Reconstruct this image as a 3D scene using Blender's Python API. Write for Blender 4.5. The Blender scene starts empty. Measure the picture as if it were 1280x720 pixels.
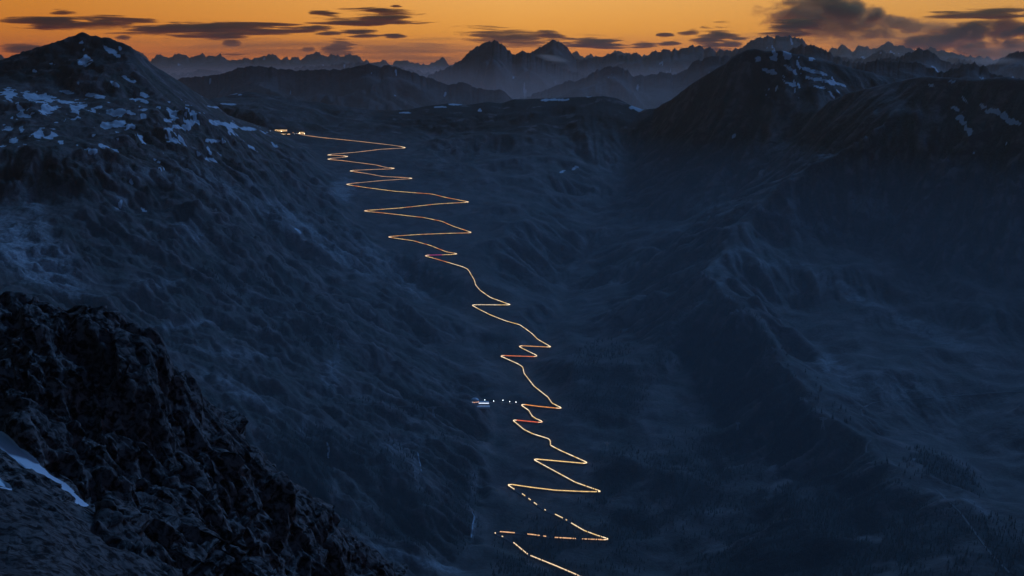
import bpy, bmesh, math, random
import numpy as np
from mathutils import Vector, geometry

SC = bpy.context.scene
COL = SC.collection
R = math.radians
random.seed(5)
rng = np.random.default_rng(11)

# ------------------------------------------------------------------ camera, sky, sun, exposure
CZ = 1650.0            # camera height above the level of the lowest valley floor
F = 1758.0             # focal length in pixels of the 1280 wide photograph
PITCH = R(8.9)
cam_data = bpy.data.cameras.new('camera')
cam = bpy.data.objects.new('camera', cam_data)
COL.objects.link(cam)
cam.location = (0, 0, CZ)
cam.rotation_euler = (R(90) - PITCH, 0, 0)
cam_data.sensor_width = 36.0
cam_data.lens = 36.0 * F / 1280.0
cam_data.clip_start = 1.0
cam_data.clip_end = 400000.0
SC.camera = cam

world = bpy.data.worlds.new('World')
SC.world = world
world.use_nodes = True
wn, wl = world.node_tree.nodes, world.node_tree.links
wn.clear()


def wnode(t, **kw):
    n = wn.new(t)
    for k, v in kw.items():
        setattr(n, k, v)
    return n


w_out = wnode('ShaderNodeOutputWorld')
bg = wnode('ShaderNodeBackground')
bg.inputs['Strength'].default_value = 1.0
wl.new(bg.outputs[0], w_out.inputs['Surface'])
tc = wnode('ShaderNodeTexCoord')
sep = wnode('ShaderNodeSeparateXYZ')
wl.new(tc.outputs['Generated'], sep.inputs[0])


def wmath(op, a, b=None, clamp=False):
    n = wnode('ShaderNodeMath', operation=op, use_clamp=clamp)
    for i, x in enumerate((a, b)):
        if x is None:
            continue
        if isinstance(x, (int, float)):
            n.inputs[i].default_value = x
        else:
            wl.new(x, n.inputs[i])
    return n.outputs[0]


def wramp(fac, stops):
    n = wnode('ShaderNodeValToRGB')
    cr = n.color_ramp
    while len(cr.elements) < len(stops):
        cr.elements.new(0.5)
    for e, (p, c) in zip(cr.elements, stops):
        e.position = p
        e.color = (c[0], c[1], c[2], 1)
    wl.new(fac, n.inputs[0])
    return n.outputs['Color']


def wmix(fac, a, b):
    n = wnode('ShaderNodeMix', data_type='RGBA')
    wl.new(fac, n.inputs[0])
    wl.new(a, n.inputs[6])
    wl.new(b, n.inputs[7])
    return n.outputs[2]


# dusk sky: the sun is just under the western horizon (ahead, a little right); elevation in degrees / 90
elev = wmath('MULTIPLY', wmath('ARCSINE', sep.outputs['Z']), 2 / math.pi)
e_root = wmath('POWER', wmath('MAXIMUM', elev, 0.0), 0.5)       # sqrt spreads the band next to the horizon
west = wramp(e_root, [
    (0.00, (0.72, 0.19, 0.020)),
    (0.085, (0.92, 0.29, 0.018)),
    (0.125, (0.98, 0.40, 0.035)),
    (0.175, (0.90, 0.43, 0.085)),
    (0.26, (0.33, 0.19, 0.10)),
    (0.38, (0.075, 0.095, 0.15)),
    (0.60, (0.010, 0.044, 0.120)),
    (1.00, (0.004, 0.032, 0.110))])
east = wramp(e_root, [
    (0.00, (0.005, 0.015, 0.040)),
    (0.30, (0.005, 0.020, 0.060)),
    (0.60, (0.006, 0.030, 0.095)),
    (1.00, (0.004, 0.032, 0.110))])
# azimuth from the afterglow
sx, sy = math.sin(R(4)), math.cos(R(4))
dotp = wmath('ADD', wmath('MULTIPLY', sep.outputs['X'], sx), wmath('MULTIPLY', sep.outputs['Y'], sy))
azf = wmath('POWER', wmath('MULTIPLY', wmath('ADD', dotp, 1.0), 0.5, True), 2.6, True)
sky_col = wmix(azf, east, west)
# left of the glow the band is a deeper orange, right of it paler
side = wmath('MULTIPLY_ADD', sep.outputs['X'], 1.6)
side.node.inputs[2].default_value = 0.5
side.node.use_clamp = True
tint = wramp(side, [(0.0, (0.82, 0.60, 0.28)), (0.5, (1.02, 1.04, 1.15)), (1.0, (0.84, 0.86, 0.95))])
mulc = wnode('ShaderNodeMix', data_type='RGBA', blend_type='MULTIPLY')
mulc.inputs[0].default_value = 1.0
wl.new(sky_col, mulc.inputs[6])
wl.new(tint, mulc.inputs[7])
# faint Nishita twilight on top keeps the dome physically varied
nish = wnode('ShaderNodeTexSky', sky_type='NISHITA')
nish.sun_disc = False
nish.sun_elevation = R(-1.5)
nish.sun_rotation = R(4)
nm = wnode('ShaderNodeMix', data_type='RGBA', blend_type='MULTIPLY')
nm.inputs[0].default_value = 1.0
wl.new(nish.outputs[0], nm.inputs[6])
nm.inputs[7].default_value = (0.05, 0.05, 0.05, 1)
addc = wnode('ShaderNodeMix', data_type='RGBA', blend_type='ADD')
addc.inputs[0].default_value = 1.0
wl.new(mulc.outputs[2], addc.inputs[6])
wl.new(nm.outputs[2], addc.inputs[7])
wl.new(addc.outputs[2], bg.inputs['Color'])

# cold directional light from ahead right, added to model the relief; no visible source
sun_data = bpy.data.lights.new('added_relief_light', 'SUN')
sun_data.energy = 1.25
sun_data.color = (0.15, 0.41, 1.0)
sun_data.angle = R(12)
sun = bpy.data.objects.new('added_relief_light', sun_data)
COL.objects.link(sun)
_to = Vector((-0.40, -0.62, -0.48))
sun.rotation_euler = _to.to_track_quat('-Z', 'Y').to_euler()
sun.location = (0, 0, CZ + 500)

vs = SC.view_settings
vs.view_transform = 'Standard'
vs.look = 'None'
vs.exposure = 0.0
vs.gamma = 1.0
SC.render.engine = 'CYCLES'
SC.cycles.use_denoising = True
SC.cycles.max_bounces = 3
SC.cycles.diffuse_bounces = 2
SC.cycles.volume_bounces = 0
SC.cycles.transparent_max_bounces = 16
SC.cycles.volume_max_steps = 160
SC.cycles.use_adaptive_sampling = False


# ------------------------------------------------------------------ projection helpers (camera-relative metres)
def ray_slopes(u, v):
    """x/y and z/y of the sight line through a pixel of the photograph"""
    a = (np.asarray(u, float) - 640.0) / F
    b = (360.0 - np.asarray(v, float)) / F
    y = math.cos(PITCH) + b * math.sin(PITCH)
    z = -math.sin(PITCH) + b * math.cos(PITCH)
    return a / y, z / y


def P(u, v, ykm):
    sx_, sz_ = ray_slopes(u, v)
    Y = ykm * 1000.0
    return (float(sx_) * Y, Y, float(sz_) * Y)


def uv_of(X, Y, Z):
    c, s = math.cos(PITCH), math.sin(PITCH)
    d = Y * c - Z * s
    up = Y * s + Z * c
    return 640 + F * X / d, 360 - F * up / d


# ------------------------------------------------------------------ noise
TAB = rng.random((256, 256)).astype(np.float32)
ANG = (rng.random((256, 256)) * 2 * math.pi).astype(np.float32)
GX, GY = np.cos(ANG), np.sin(ANG)


def perlin(x, y, seed=0):
    x = x + seed * 17.31
    y = y + seed * 5.77
    x0, y0 = np.floor(x), np.floor(y)
    fx, fy = (x - x0).astype(np.float32), (y - y0).astype(np.float32)
    i, j = x0.astype(np.int32) & 255, y0.astype(np.int32) & 255
    i1, j1 = (i + 1) & 255, (j + 1) & 255
    u = fx * fx * fx * (fx * (fx * 6 - 15) + 10)
    v = fy * fy * fy * (fy * (fy * 6 - 15) + 10)
    a = GX[i, j] * fx + GY[i, j] * fy
    b = GX[i1, j] * (fx - 1) + GY[i1, j] * fy
    c = GX[i, j1] * fx + GY[i, j1] * (fy - 1)
    d = GX[i1, j1] * (fx - 1) + GY[i1, j1] * (fy - 1)
    return (a + u * (b - a)) * (1 - v) + (c + u * (d - c)) * v


def fbm(x, y, n=5, seed=0, gain=0.5):
    s, a, f = 0, 1.0, 1.0
    for k in range(n):
        s = s + a * perlin(x * f, y * f, seed + k)
        a *= gain
        f *= 2.03
    return s


def ridged(x, y, n=5, seed=0, gain=0.5):
    s, a, f = 0, 1.0, 1.0
    for k in range(n):
        s = s + a * (0.5 - np.abs(perlin(x * f, y * f, seed + k)) * 1.6)
        a *= gain
        f *= 2.07
    return s


def gully(x, y, dx, dy, n=5, cell=400.0, seed=0, branch=1.5, gain=0.5):
    """gully pattern that runs down the fall line; (dx,dy) lies along the contour. returns roughly -1..1"""
    out = np.zeros_like(x)
    amp = 1.0
    gx_, gy_ = np.zeros_like(x), np.zeros_like(x)
    f = 1.0 / cell
    for k in range(n):
        px, py = x * f, y * f
        ddx, ddy = dx + gy_ * branch, dy - gx_ * branch
        ix, iy = np.floor(px), np.floor(py)
        fx, fy = px - ix, py - iy
        ii, jj = ix.astype(np.int32), iy.astype(np.int32)
        va = np.zeros_like(x)
        vx = np.zeros_like(x)
        wt = np.zeros_like(x)
        for a in range(-2, 2):
            for b in range(-2, 2):
                ti, tj = (ii - a + seed * 31 + k * 57) & 255, (jj - b + k * 91) & 255
                qx = fx + a - 0.5 * TAB[ti, tj]
                qy = fy + b - 0.5 * TAB[tj, ti]
                w = np.exp(-2.0 * (qx * qx + qy * qy))
                m = (qx * ddx + qy * ddy) * 6.283
                va += np.cos(m) * w
                vx -= np.sin(m) * w
                wt += w
        va /= wt
        vx /= wt
        out += amp * va
        gx_ += amp * vx * ddx * 0.6
        gy_ += amp * vx * ddy * 0.6
        amp *= gain
        f *= 2.0
    return out


def smooth(a, b, x):
    t = np.clip((x - a) / (b - a), 0, 1)
    return t * t * (3 - 2 * t)


def blur(g, sig):
    r = max(1, int(sig * 3))
    k = np.exp(-0.5 * (np.arange(-r, r + 1) / sig) ** 2)
    k /= k.sum()
    for ax in (0, 1):
        gp = np.pad(g, [(r, r) if a == ax else (0, 0) for a in (0, 1)], mode='edge')
        o = np.zeros_like(g)
        for i, w in enumerate(k):
            o += w * (gp[i:i + g.shape[0], :] if ax == 0 else gp[:, i:i + g.shape[1]])
        g = o
    return g


# ------------------------------------------------------------------ triangulated skeleton of ridges and streams -> height grid
def densify(pts, step):
    out = []
    for a, b in zip(pts[:-1], pts[1:]):
        a, b = np.array(a), np.array(b)
        n = max(1, int(np.hypot(*(b - a)[:2]) / step))
        for i in range(n):
            out.append(a + (b - a) * i / n)
    out.append(np.array(pts[-1]))
    return out


def tin_grid(lines, x0, x1, y0, y1, cell, step):
    pts = []
    for ln in lines:
        pts += densify(ln, step)
    pts = np.array(pts)
    keep = []
    seen = {}
    for i, p in enumerate(pts):
        k = (int(p[0] // (step * .45)), int(p[1] // (step * .45)))
        if k in seen:
            continue
        seen[k] = 1
        keep.append(i)
    pts = pts[keep]
    vv, _, ff, vo, _, _ = geometry.delaunay_2d_cdt([Vector((p[0], p[1])) for p in pts], [], [], 0, 1e-4)
    zz = [pts[o[0]][2] if o else 0 for o in vo]
    nx, ny = int((x1 - x0) / cell) + 1, int((y1 - y0) / cell) + 1
    Z = np.full((nx, ny), np.nan, np.float32)
    for f in ff:
        a, b, c = f
        ax, ay = vv[a]; bx, by = vv[b]; cx, cy = vv[c]
        det = (by - cy) * (ax - cx) + (cx - bx) * (ay - cy)
        if abs(det) < 1e-6:
            continue
        i0 = max(0, int(math.floor((min(ax, bx, cx) - x0) / cell))); i1 = min(nx - 1, int(math.ceil((max(ax, bx, cx) - x0) / cell)))
        j0 = max(0, int(math.floor((min(ay, by, cy) - y0) / cell))); j1 = min(ny - 1, int(math.ceil((max(ay, by, cy) - y0) / cell)))
        if i1 < i0 or j1 < j0:
            continue
        gx = x0 + np.arange(i0, i1 + 1)[:, None] * cell
        gy = y0 + np.arange(j0, j1 + 1)[None, :] * cell
        l1 = ((by - cy) * (gx - cx) + (cx - bx) * (gy - cy)) / det
        l2 = ((cy - ay) * (gx - cx) + (ax - cx) * (gy - cy)) / det
        l3 = 1 - l1 - l2
        m = (l1 >= -1e-4) & (l2 >= -1e-4) & (l3 >= -1e-4)
        z = l1 * zz[a] + l2 * zz[b] + l3 * zz[c]
        sub = Z[i0:i1 + 1, j0:j1 + 1]
        sub[m] = z[m]
    Z[np.isnan(Z)] = np.nanmean(Z)
    return Z


def bil(G, x0, y0, cell, X, Y):
    a = np.clip((X - x0) / cell, 0, G.shape[0] - 1.001)
    b = np.clip((Y - y0) / cell, 0, G.shape[1] - 1.001)
    i, j = a.astype(int), b.astype(int)
    fa, fb = (a - i).astype(np.float32), (b - j).astype(np.float32)
    return (G[i, j] * (1 - fa) * (1 - fb) + G[i + 1, j] * fa * (1 - fb) + G[i, j + 1] * (1 - fa) * fb + G[i + 1, j + 1] * fa * fb)


def crag_cells(X, Y, cell, seed, tilt, sharp=1.4):
    """overlapping tilted blocks: the highest block wins"""
    px, py = X / cell, Y / cell
    ix, iy = np.floor(px).astype(np.int32), np.floor(py).astype(np.int32)
    best = np.full(X.shape, -1e9, np.float32)
    for a in (-1, 0, 1):
        for b in (-1, 0, 1):
            ci, cj = ix + a, iy + b
            h1 = TAB[(ci + seed * 13) & 255, (cj + seed * 7) & 255]
            h2 = TAB[(cj + seed * 29 + 40) & 255, (ci + seed * 3) & 255]
            h3 = TAB[(ci + seed * 5 + 90) & 255, (cj + seed * 11 + 17) & 255]
            h4 = TAB[(cj + 120 + seed) & 255, (ci + 77) & 255]
            qx, qy = px - (ci + h1), py - (cj + h2)
            z = h3 * 0.9 + (h4 - .5) * tilt * qx + (h1 - .5) * tilt * qy - sharp * np.maximum(np.abs(qx * .8 + qy * .6), np.abs(-qx * .6 + qy * .8))
            best = np.maximum(best, z)
    return best * cell


def L(*a):
    return [P(*p) for p in a]


def Lz(dz, *a):
    return [(x, y, z + dz) for x, y, z in L(*a)]


SKY_L = L((-260, 140, 6.6), (-120, 118, 6.9), (0, 99, 7.1), (14, 88, 7.2), (30, 74, 7.3), (58, 57, 7.5), (85, 46, 7.5), (92, 42, 7.5), (101, 39, 7.5), (110, 41, 7.5), (118, 43, 7.5), (138, 48, 7.5),
          (163, 57, 7.4), (172, 68, 7.4), (179, 78, 7.4), (190, 88, 7.4), (215, 98, 7.5), (235, 109, 7.6), (258, 124, 7.8), (275, 140, 8.2), (305, 151, 8.6), (335, 161, 8.95), (352, 167, 9.05))
KNOLL = L((240, 130, 9.5), (265, 126, 9.6), (292, 118, 9.8), (309, 114, 9.8), (329, 123, 9.7), (356, 129, 9.7), (380, 133, 9.7), (400, 137, 9.8), (417, 146, 9.8))
SKY_C = L((376, 167, 9.2), (400, 158, 9.5), (425, 148, 9.7), (442, 138, 9.9), (459, 136, 10.0), (492, 138, 10.1), (533, 134.5, 10.2), (559, 129.5, 10.2), (590, 131, 10.2),
          (610, 128, 10.2), (627, 129.5, 10.2), (643, 124, 10.2), (674, 124, 10.2), (717, 121, 10.1), (754, 119, 10.0), (771, 123, 10.0), (791, 133, 9.9), (801, 137, 9.8), (820, 136, 9.6))
SKY_R1 = L((820, 136, 9.6), (835, 127, 9.4), (855, 111, 9.2), (870, 101, 9.1), (890, 89, 9.0), (905, 79, 9.0), (917, 72, 8.9), (931, 62, 8.9), (944, 59, 8.9), (958, 62, 8.9),
           (978, 62, 8.9), (988, 65.5, 8.9), (1001, 71, 8.9), (1025, 76, 8.9), (1048, 81, 8.95), (1085, 90, 9.1), (1130, 100, 9.3))
SKY_R2 = L((1025, 140, 8.3), (1038, 124, 8.2), (1058, 114, 8.0), (1085, 109, 7.9), (1110, 104, 7.8), (1136, 98, 7.7), (1159, 95, 7.6), (1186, 97, 7.5), (1220, 101, 7.4), (1247, 103, 7.3), (1258, 96, 7.3), (1280, 101, 7.2),
           (1360, 112, 7.0), (1500, 105, 6.7))
lines = [SKY_L, KNOLL, SKY_C, SKY_R1, SKY_R2,
    # hidden back sides
    [(-7000, 9300, -700), (-3500, 9300, -620), (-2300, 9200, -620), (-1850, 9000, -560)],
    [(-7000, 12600, -1100), (-2500, 12600, -1000), (0, 12600, -1000), (3000, 12600, -1000), (7000, 12600, -1000)],
    [(-3000, 11200, -700), (-1500, 11300, -640), (0, 11400, -700), (1500, 11200, -750), (2500, 10600, -650), (4500, 10300, -700), (7000, 10300, -700)],
    [(2300, 8750, -350), (3000, 8600, -330), (4200, 8400, -330), (6500, 8200, -300)],
    # foot of the left peak, plateau, rim
    L((-200, 128, 6.4), (-60, 114, 6.6), (0, 113, 6.65), (60, 114, 6.7), (120, 121, 6.8), (180, 127, 6.9), (240, 136, 7.2), (290, 148, 7.9)),
    L((-160, 150, 6.0), (0, 142, 6.15), (110, 150, 6.2), (210, 158, 6.6), (280, 165, 7.2), (335, 168, 8.3)),
    L((-160, 195, 5.4), (-40, 186, 5.5), (30, 182, 5.55), (90, 192, 5.6), (150, 202, 5.8), (210, 205, 6.2), (270, 195, 6.8), (330, 185, 7.8), (375, 182, 8.5), (392, 190, 8.6)),
    # pass saddle and the face of the knoll
    L((345, 166, 9.15), (366, 167, 9.15), (376, 167, 9.2)),
    L((300, 138, 9.3), (350, 150, 9.35), (395, 154, 9.45)),
    # left slope
    L((-160, 270, 5.15), (0, 258, 5.32), (60, 262, 5.36), (110, 272, 5.32)),
    L((110, 272, 5.32), (165, 262, 5.55), (205, 262, 5.68), (225, 290, 5.42)),
    L((225, 290, 5.42), (262, 262, 5.95), (310, 255, 6.4), (370, 255, 7.1), (405, 240, 7.9)),
    L((-160, 350, 4.3), (0, 330, 4.7), (60, 345, 4.7), (130, 350, 4.75), (190, 345, 4.9)),
    L((190, 345, 4.9), (240, 315, 5.35), (268, 305, 5.55), (310, 325, 5.6), (345, 365, 5.5), (390, 395, 5.4), (440, 430, 5.35)),
    L((330, 300, 6.4), (400, 350, 6.15), (450, 380, 6.1), (500, 420, 6.0)),
    L((100, 400, 4.45), (200, 430, 4.5), (290, 420, 4.8), (370, 450, 4.9)),
    L((370, 450, 4.9), (420, 475, 4.9), (480, 480, 5.1), (540, 490, 5.3)),
    L((200, 500, 4.15), (300, 500, 4.35), (380, 520, 4.5), (470, 540, 4.65), (540, 570, 4.7)),
    L((300, 560, 4.1), (400, 600, 4.15), (470, 620, 4.2), (540, 640, 4.25)),
    L((200, 600, 3.7), (330, 680, 3.75), (440, 700, 3.8), (500, 715, 3.85), (560, 725, 3.95)),
    # main stream below the road
    L((396, 195, 8.7), (412, 215, 8.35), (422, 240, 7.95), (440, 270, 7.55), (470, 305, 7.2), (520, 345, 6.85), (572, 395, 6.5), (605, 450, 5.95), (618, 500, 5.52), (615, 560, 5.07), (600, 620, 4.67), (588, 670, 4.37), (575, 730, 4.07), (560, 860, 3.4)),
    # centre headwall under the skyline
    L((420, 175, 9.05), (500, 180, 9.15), (600, 178, 9.25), (700, 175, 9.3), (800, 178, 9.3)),
    L((450, 205, 8.55), (520, 210, 8.55), (600, 215, 8.6), (700, 210, 8.8)),
    L((500, 250, 7.85), (580, 255, 7.85), (660, 260, 7.95)),
    L((540, 300, 7.3), (590, 300, 7.3), (650, 310, 7.35)),
    L((600, 350, 6.75), (650, 370, 6.65)),
    L((640, 420, 6.1), (650, 395, 6.35)),
    # second stream at the foot of the right slope
    L((815, 165, 9.35), (800, 195, 9.2), (770, 250, 8.4), (735, 310, 7.65), (708, 360, 7.05), (690, 405, 6.55), (668, 445, 6.1), (640, 480, 5.75), (618, 500, 5.52)),
    # right bank of the valley, down the frame
    L((720, 420, 6.2), (720, 470, 5.6), (715, 520, 5.2), (745, 570, 4.85), (765, 620, 4.6), (775, 680, 4.2), (740, 730, 3.97), (740, 860, 3.3)),
    L((800, 390, 6.35), (800, 450, 5.7), (800, 520, 5.15), (830, 600, 4.7), (850, 720, 4.0)),
    # right face
    L((850, 160, 8.9), (900, 150, 8.6), (960, 140, 8.5), (1010, 150, 8.3)),
    L((840, 220, 8.4), (900, 215, 8.1), (950, 205, 7.95)),
    L((800, 320, 7.1), (850, 290, 7.2), (890, 260, 7.4)),
    # spur 1, its basins
    L((1159, 95, 7.6), (1135, 128, 7.45)), Lz(35, (1120, 150, 7.35), (1050, 200, 7.15), (980, 250, 7.0), (905, 320, 6.55), (893, 362, 6.1)),
    Lz(-30, (1010, 150, 8.3), (985, 180, 8.1), (950, 215, 7.95), (890, 262, 7.55), (840, 300, 7.2), (780, 350, 6.9)),
    # terrace band behind
    L((905, 320, 6.55), (950, 326, 6.5), (1011, 337, 6.4), (1052, 364, 6.2), (1119, 388, 6.0), (1169, 415, 5.8), (1280, 442, 5.6), (1500, 470, 5.2)),
    L((980, 290, 6.75), (1050, 290, 6.8), (1100, 310, 6.65), (1160, 345, 6.35), (1280, 360, 6.1), (1500, 380, 5.7)),
    L((1080, 240, 6.95), (1150, 220, 6.95), (1200, 195, 7.0), (1280, 190, 6.75), (1500, 200, 6.3)),
    L((1230, 150, 7.15), (1245, 200, 6.8), (1230, 260, 6.55), (1180, 300, 6.5), (1140, 340, 6.35)),
    # forested spur coming forward
    Lz(28, (893, 362, 6.1), (938, 400, 5.7), (962, 425, 5.45), (984, 470, 5.15), (1028, 515, 4.8), (1085, 560, 4.5), (1172, 612, 4.2), (1267, 720, 3.6), (1330, 860, 3.0)),
    L((960, 395, 6.0), (1010, 440, 5.65), (1060, 500, 5.1), (1110, 545, 4.75)),
    L((1050, 420, 5.75), (1120, 470, 5.2), (1200, 480, 5.15), (1280, 485, 5.1), (1500, 500, 4.8)),
    L((1110, 545, 4.75), (1200, 560, 4.7), (1280, 570, 4.65), (1500, 580, 4.3)),
    L((1240, 640, 4.15), (1330, 660, 4.0), (1500, 680, 3.7)),
    L((870, 450, 5.6), (900, 600, 4.7), (900, 720, 3.95), (900, 860, 3.3)),
    L((1000, 600, 4.5), (1020, 720, 3.8), (1050, 860, 3.1)),
    L((1130, 680, 3.95), (1160, 780, 3.3)),
    # near rim outside the frame
    [(-3600, 2700, -650), (-2000, 2700, -900), (-1000, 2700, -1150), (-300, 2700, -1420), (0, 2700, -1500), (700, 2700, -1450), (1300, 2700, -1280), (2400, 2700, -1100), (3800, 2700, -900)],
    [(-7000, 2700, -600), (-7000, 6000, -100), (-7000, 8000, 0)], [(7000, 2700, -900), (7000, 6500, -100), (7000, 7500, -50)],
    [(-3600, 4500, -620), (-4200, 6500, -100)], [(3600, 4800, -950), (4500, 6500, -300)],
]
GX0, GX1, GY0, GY1, CELL = -6000.0, 6000.0, 2700.0, 12400.0, 20.0
base = tin_grid(lines, GX0, GX1, GY0, GY1, CELL, 110.0)
base_raw = base
base = 0.3 * base + 0.7 * blur(base, 2.4)
base = base.astype(np.float32)
gxx, gyy = np.meshgrid(GX0 + np.arange(base.shape[0]) * CELL, GY0 + np.arange(base.shape[1]) * CELL, indexing='ij')
# distance to the skylines keeps them where they are
sk = []
for ln in (SKY_L, KNOLL, SKY_C, SKY_R1, SKY_R2):
    sk += densify(ln, 90)
sk = np.array(sk)[:, :2]
dsk = np.full(base.shape, 1e9, np.float32)
for p in sk:
    np.minimum(dsk, (gxx - p[0]) ** 2 + (gyy - p[1]) ** 2, out=dsk)
dsk = np.sqrt(dsk)
guard = 0.12 + 0.88 * smooth(40, 650, dsk)
nr = smooth(260, 60, dsk)
base = (base * (1 - nr) + base_raw * nr).astype(np.float32)
ROADC = [(375, 168), (505, 186), (415, 200), (510, 223), (440, 232), (585, 253), (460, 265), (588, 291), (490, 297), (570, 319), (600, 370), (638, 381), (590, 383), (688, 434), (630, 446),
         (702, 511), (640, 528), (732, 580), (670, 576), (750, 615), (640, 607), (760, 676), (620, 667), (715, 720)]
gu, gv = uv_of(gxx, gyy, base)
droad = np.full(base.shape, 1e9, np.float32)
for a, b in zip(ROADC[:-1], ROADC[1:]):
    for k in range(6):
        pu, pv = a[0] + (b[0] - a[0]) * k / 6, a[1] + (b[1] - a[1]) * k / 6
        np.minimum(droad, ((gu - pu) / 1.0) ** 2 + ((gv - pv) / 0.7) ** 2, out=droad)
calm = 0.10 + 0.90 * smooth(10, 48, np.sqrt(droad))
amp_map = guard * calm
rel = ridged(gxx / 1500, gyy / 1500, 4, 3) * 75 + fbm(gxx / 600, gyy / 600, 4, 9) * 45
rel -= rel.mean()
base = base + amp_map * rel
base = base.astype(np.float32)
gdx, gdy = np.gradient(blur(base, 2.0), CELL)

NT, NR = 980, 780
T0, T1 = -0.47, 0.47
ts = np.linspace(T0, T1, NT)
ys = np.exp(np.linspace(math.log(2850.0), math.log(11900.0), NR))
TT, YY = np.meshgrid(ts, ys, indexing='ij')
XX = (TT * YY).astype(np.float32)
YYf = YY.astype(np.float32)
ZZ = bil(base, GX0, GY0, CELL, XX, YY)
sxg = bil(gdx.astype(np.float32), GX0, GY0, CELL, XX, YY)
syg = bil(gdy.astype(np.float32), GX0, GY0, CELL, XX, YY)
am = bil(amp_map.astype(np.float32), GX0, GY0, CELL, XX, YY)
gd = bil(guard.astype(np.float32), GX0, GY0, CELL, XX, YY)
slope = np.hypot(sxg, syg) + 1e-5
k = np.clip(slope * 1.9, 0.25, 1.25) / slope
er = gully(XX, YYf, -syg * k, sxg * k, n=5, cell=430.0, seed=2, branch=1.3, gain=0.52)
st = smooth(0.08, 0.65, slope)
rough = fbm(XX / 130, YYf / 130, 5, 21, 0.55)
crag = ridged(XX / 210, YYf / 210, 5, 33, 0.6)
lefty = smooth(100, -600, XX - (YYf - 5000) * 0.0)          # the left massif is ice-scoured rock, the right one smoother
fine = gully(XX + 20 * rough, YYf, -syg * k * 1.1, sxg * k * 1.1, n=4, cell=120.0, seed=5, branch=1.0, gain=0.6)
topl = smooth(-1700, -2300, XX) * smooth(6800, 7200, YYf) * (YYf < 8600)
er2 = gully(XX, YYf, -syg * k * .9, sxg * k * .9, n=2, cell=950.0, seed=8, branch=0.8, gain=0.5)
ZZ = ZZ + am * st * er2 * 42 * (1 - lefty) + am * st * er * (46 - 18 * lefty) + (0.12 + 0.88 * am) * st * fine * (13 - 5 * lefty) + (0.25 + 0.75 * am) * (rough * (2.5 + 10 * lefty)) + am * crag * (1 + 20 * lefty) * (0.35 + st)
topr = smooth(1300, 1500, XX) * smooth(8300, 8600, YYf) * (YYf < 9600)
blk = crag_cells(XX + rough * 25, YYf + rough * 25, 70.0, 3, 1.2) + 0.8 * crag_cells(XX + rough * 20, YYf, 30.0, 4, 1.3)
blk -= blk.mean()
ZZ = ZZ + (lefty * am * (0.15 + st) * 0.22 + topl * 0.16 + topr * 0.12) * blk + topr * (crag - 0.3) * 7
ZZ = ZZ + topl * (crag - 0.3) * 9 + topl * am * ridged(XX / 500, YYf / 500, 4, 37) * 25
# rock bands and ledges on the ice-scoured left massif
tq = ZZ / 62.0 + fbm(XX / 420, YYf / 420, 4, 77, .55) * 1.6 + XX / 2600
fr = tq - np.floor(tq)
band = smooth(-.25, .25, fbm(XX / 500, YYf / 500, 3, 78) + .12)
ZZ = ZZ + (lefty + 0.25 * (1 - lefty)) * am * band * smooth(.16, .45, slope) * 15 * (smooth(0.0, 0.3, fr) - fr)
ZZ = ZZ.astype(np.float32)
UU, VV = uv_of(XX, YYf, ZZ)


def hit(u, v):
    """point where the sight line of a pixel first meets the terrain (camera-relative)"""
    t, s = ray_slopes(u, v)
    a = (float(t) - T0) / (T1 - T0) * (NT - 1)
    i = int(min(max(a, 0), NT - 2)); fa = a - i
    col = ZZ[i] * (1 - fa) + ZZ[i + 1] * fa
    e = col / ys
    idx = np.nonzero(e >= s)[0]
    if len(idx) == 0:
        j = int(np.argmax(e)); return (float(t) * ys[j], ys[j], float(col[j]))
    j = int(idx[0])
    if j == 0:
        y = ys[0]
    else:
        f = (s - e[j - 1]) / (e[j] - e[j - 1] + 1e-12)
        y = ys[j - 1] + (ys[j] - ys[j - 1]) * f
    return (float(t) * y, float(y), float(s) * float(y))


def ground(x, y):
    """height of the valley terrain at (x, y)"""
    a = min(max((x / y - T0) / (T1 - T0) * (NT - 1), 0), NT - 2)
    b = min(max((math.log(y) - math.log(2850.0)) / (math.log(11900.0) - math.log(2850.0)) * (NR - 1), 0), NR - 2)
    i, j = int(a), int(b); fa, fb = a - i, b - j
    return float((ZZ[i, j] * (1 - fa) + ZZ[i + 1, j] * fa) * (1 - fb) + (ZZ[i, j + 1] * (1 - fa) + ZZ[i + 1, j + 1] * fa) * fb)


# ------------------------------------------------------------------ ground cover masks (where snow lies, scree, forest, other dark ground)
def spot(U, V, Y, u, v, ru, rv, ang=0, yw=500, y0=None):
    """soft patch on the ground around the point seen at (u, v), elongated the way the patch lies"""
    if y0 is None:
        y0 = hit(u, v)[1]
    c, s = math.cos(R(ang)), math.sin(R(ang))
    du, dv = U - u + WU * min(1.0, ru / 14), V - v + WV * min(1.0, rv / 4)
    a, b = (du * c + dv * s) / ru, (-du * s + dv * c) / rv
    return np.clip(1.35 - np.sqrt(a * a + b * b), 0, 1) * (np.abs(Y - y0) < yw)


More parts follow.
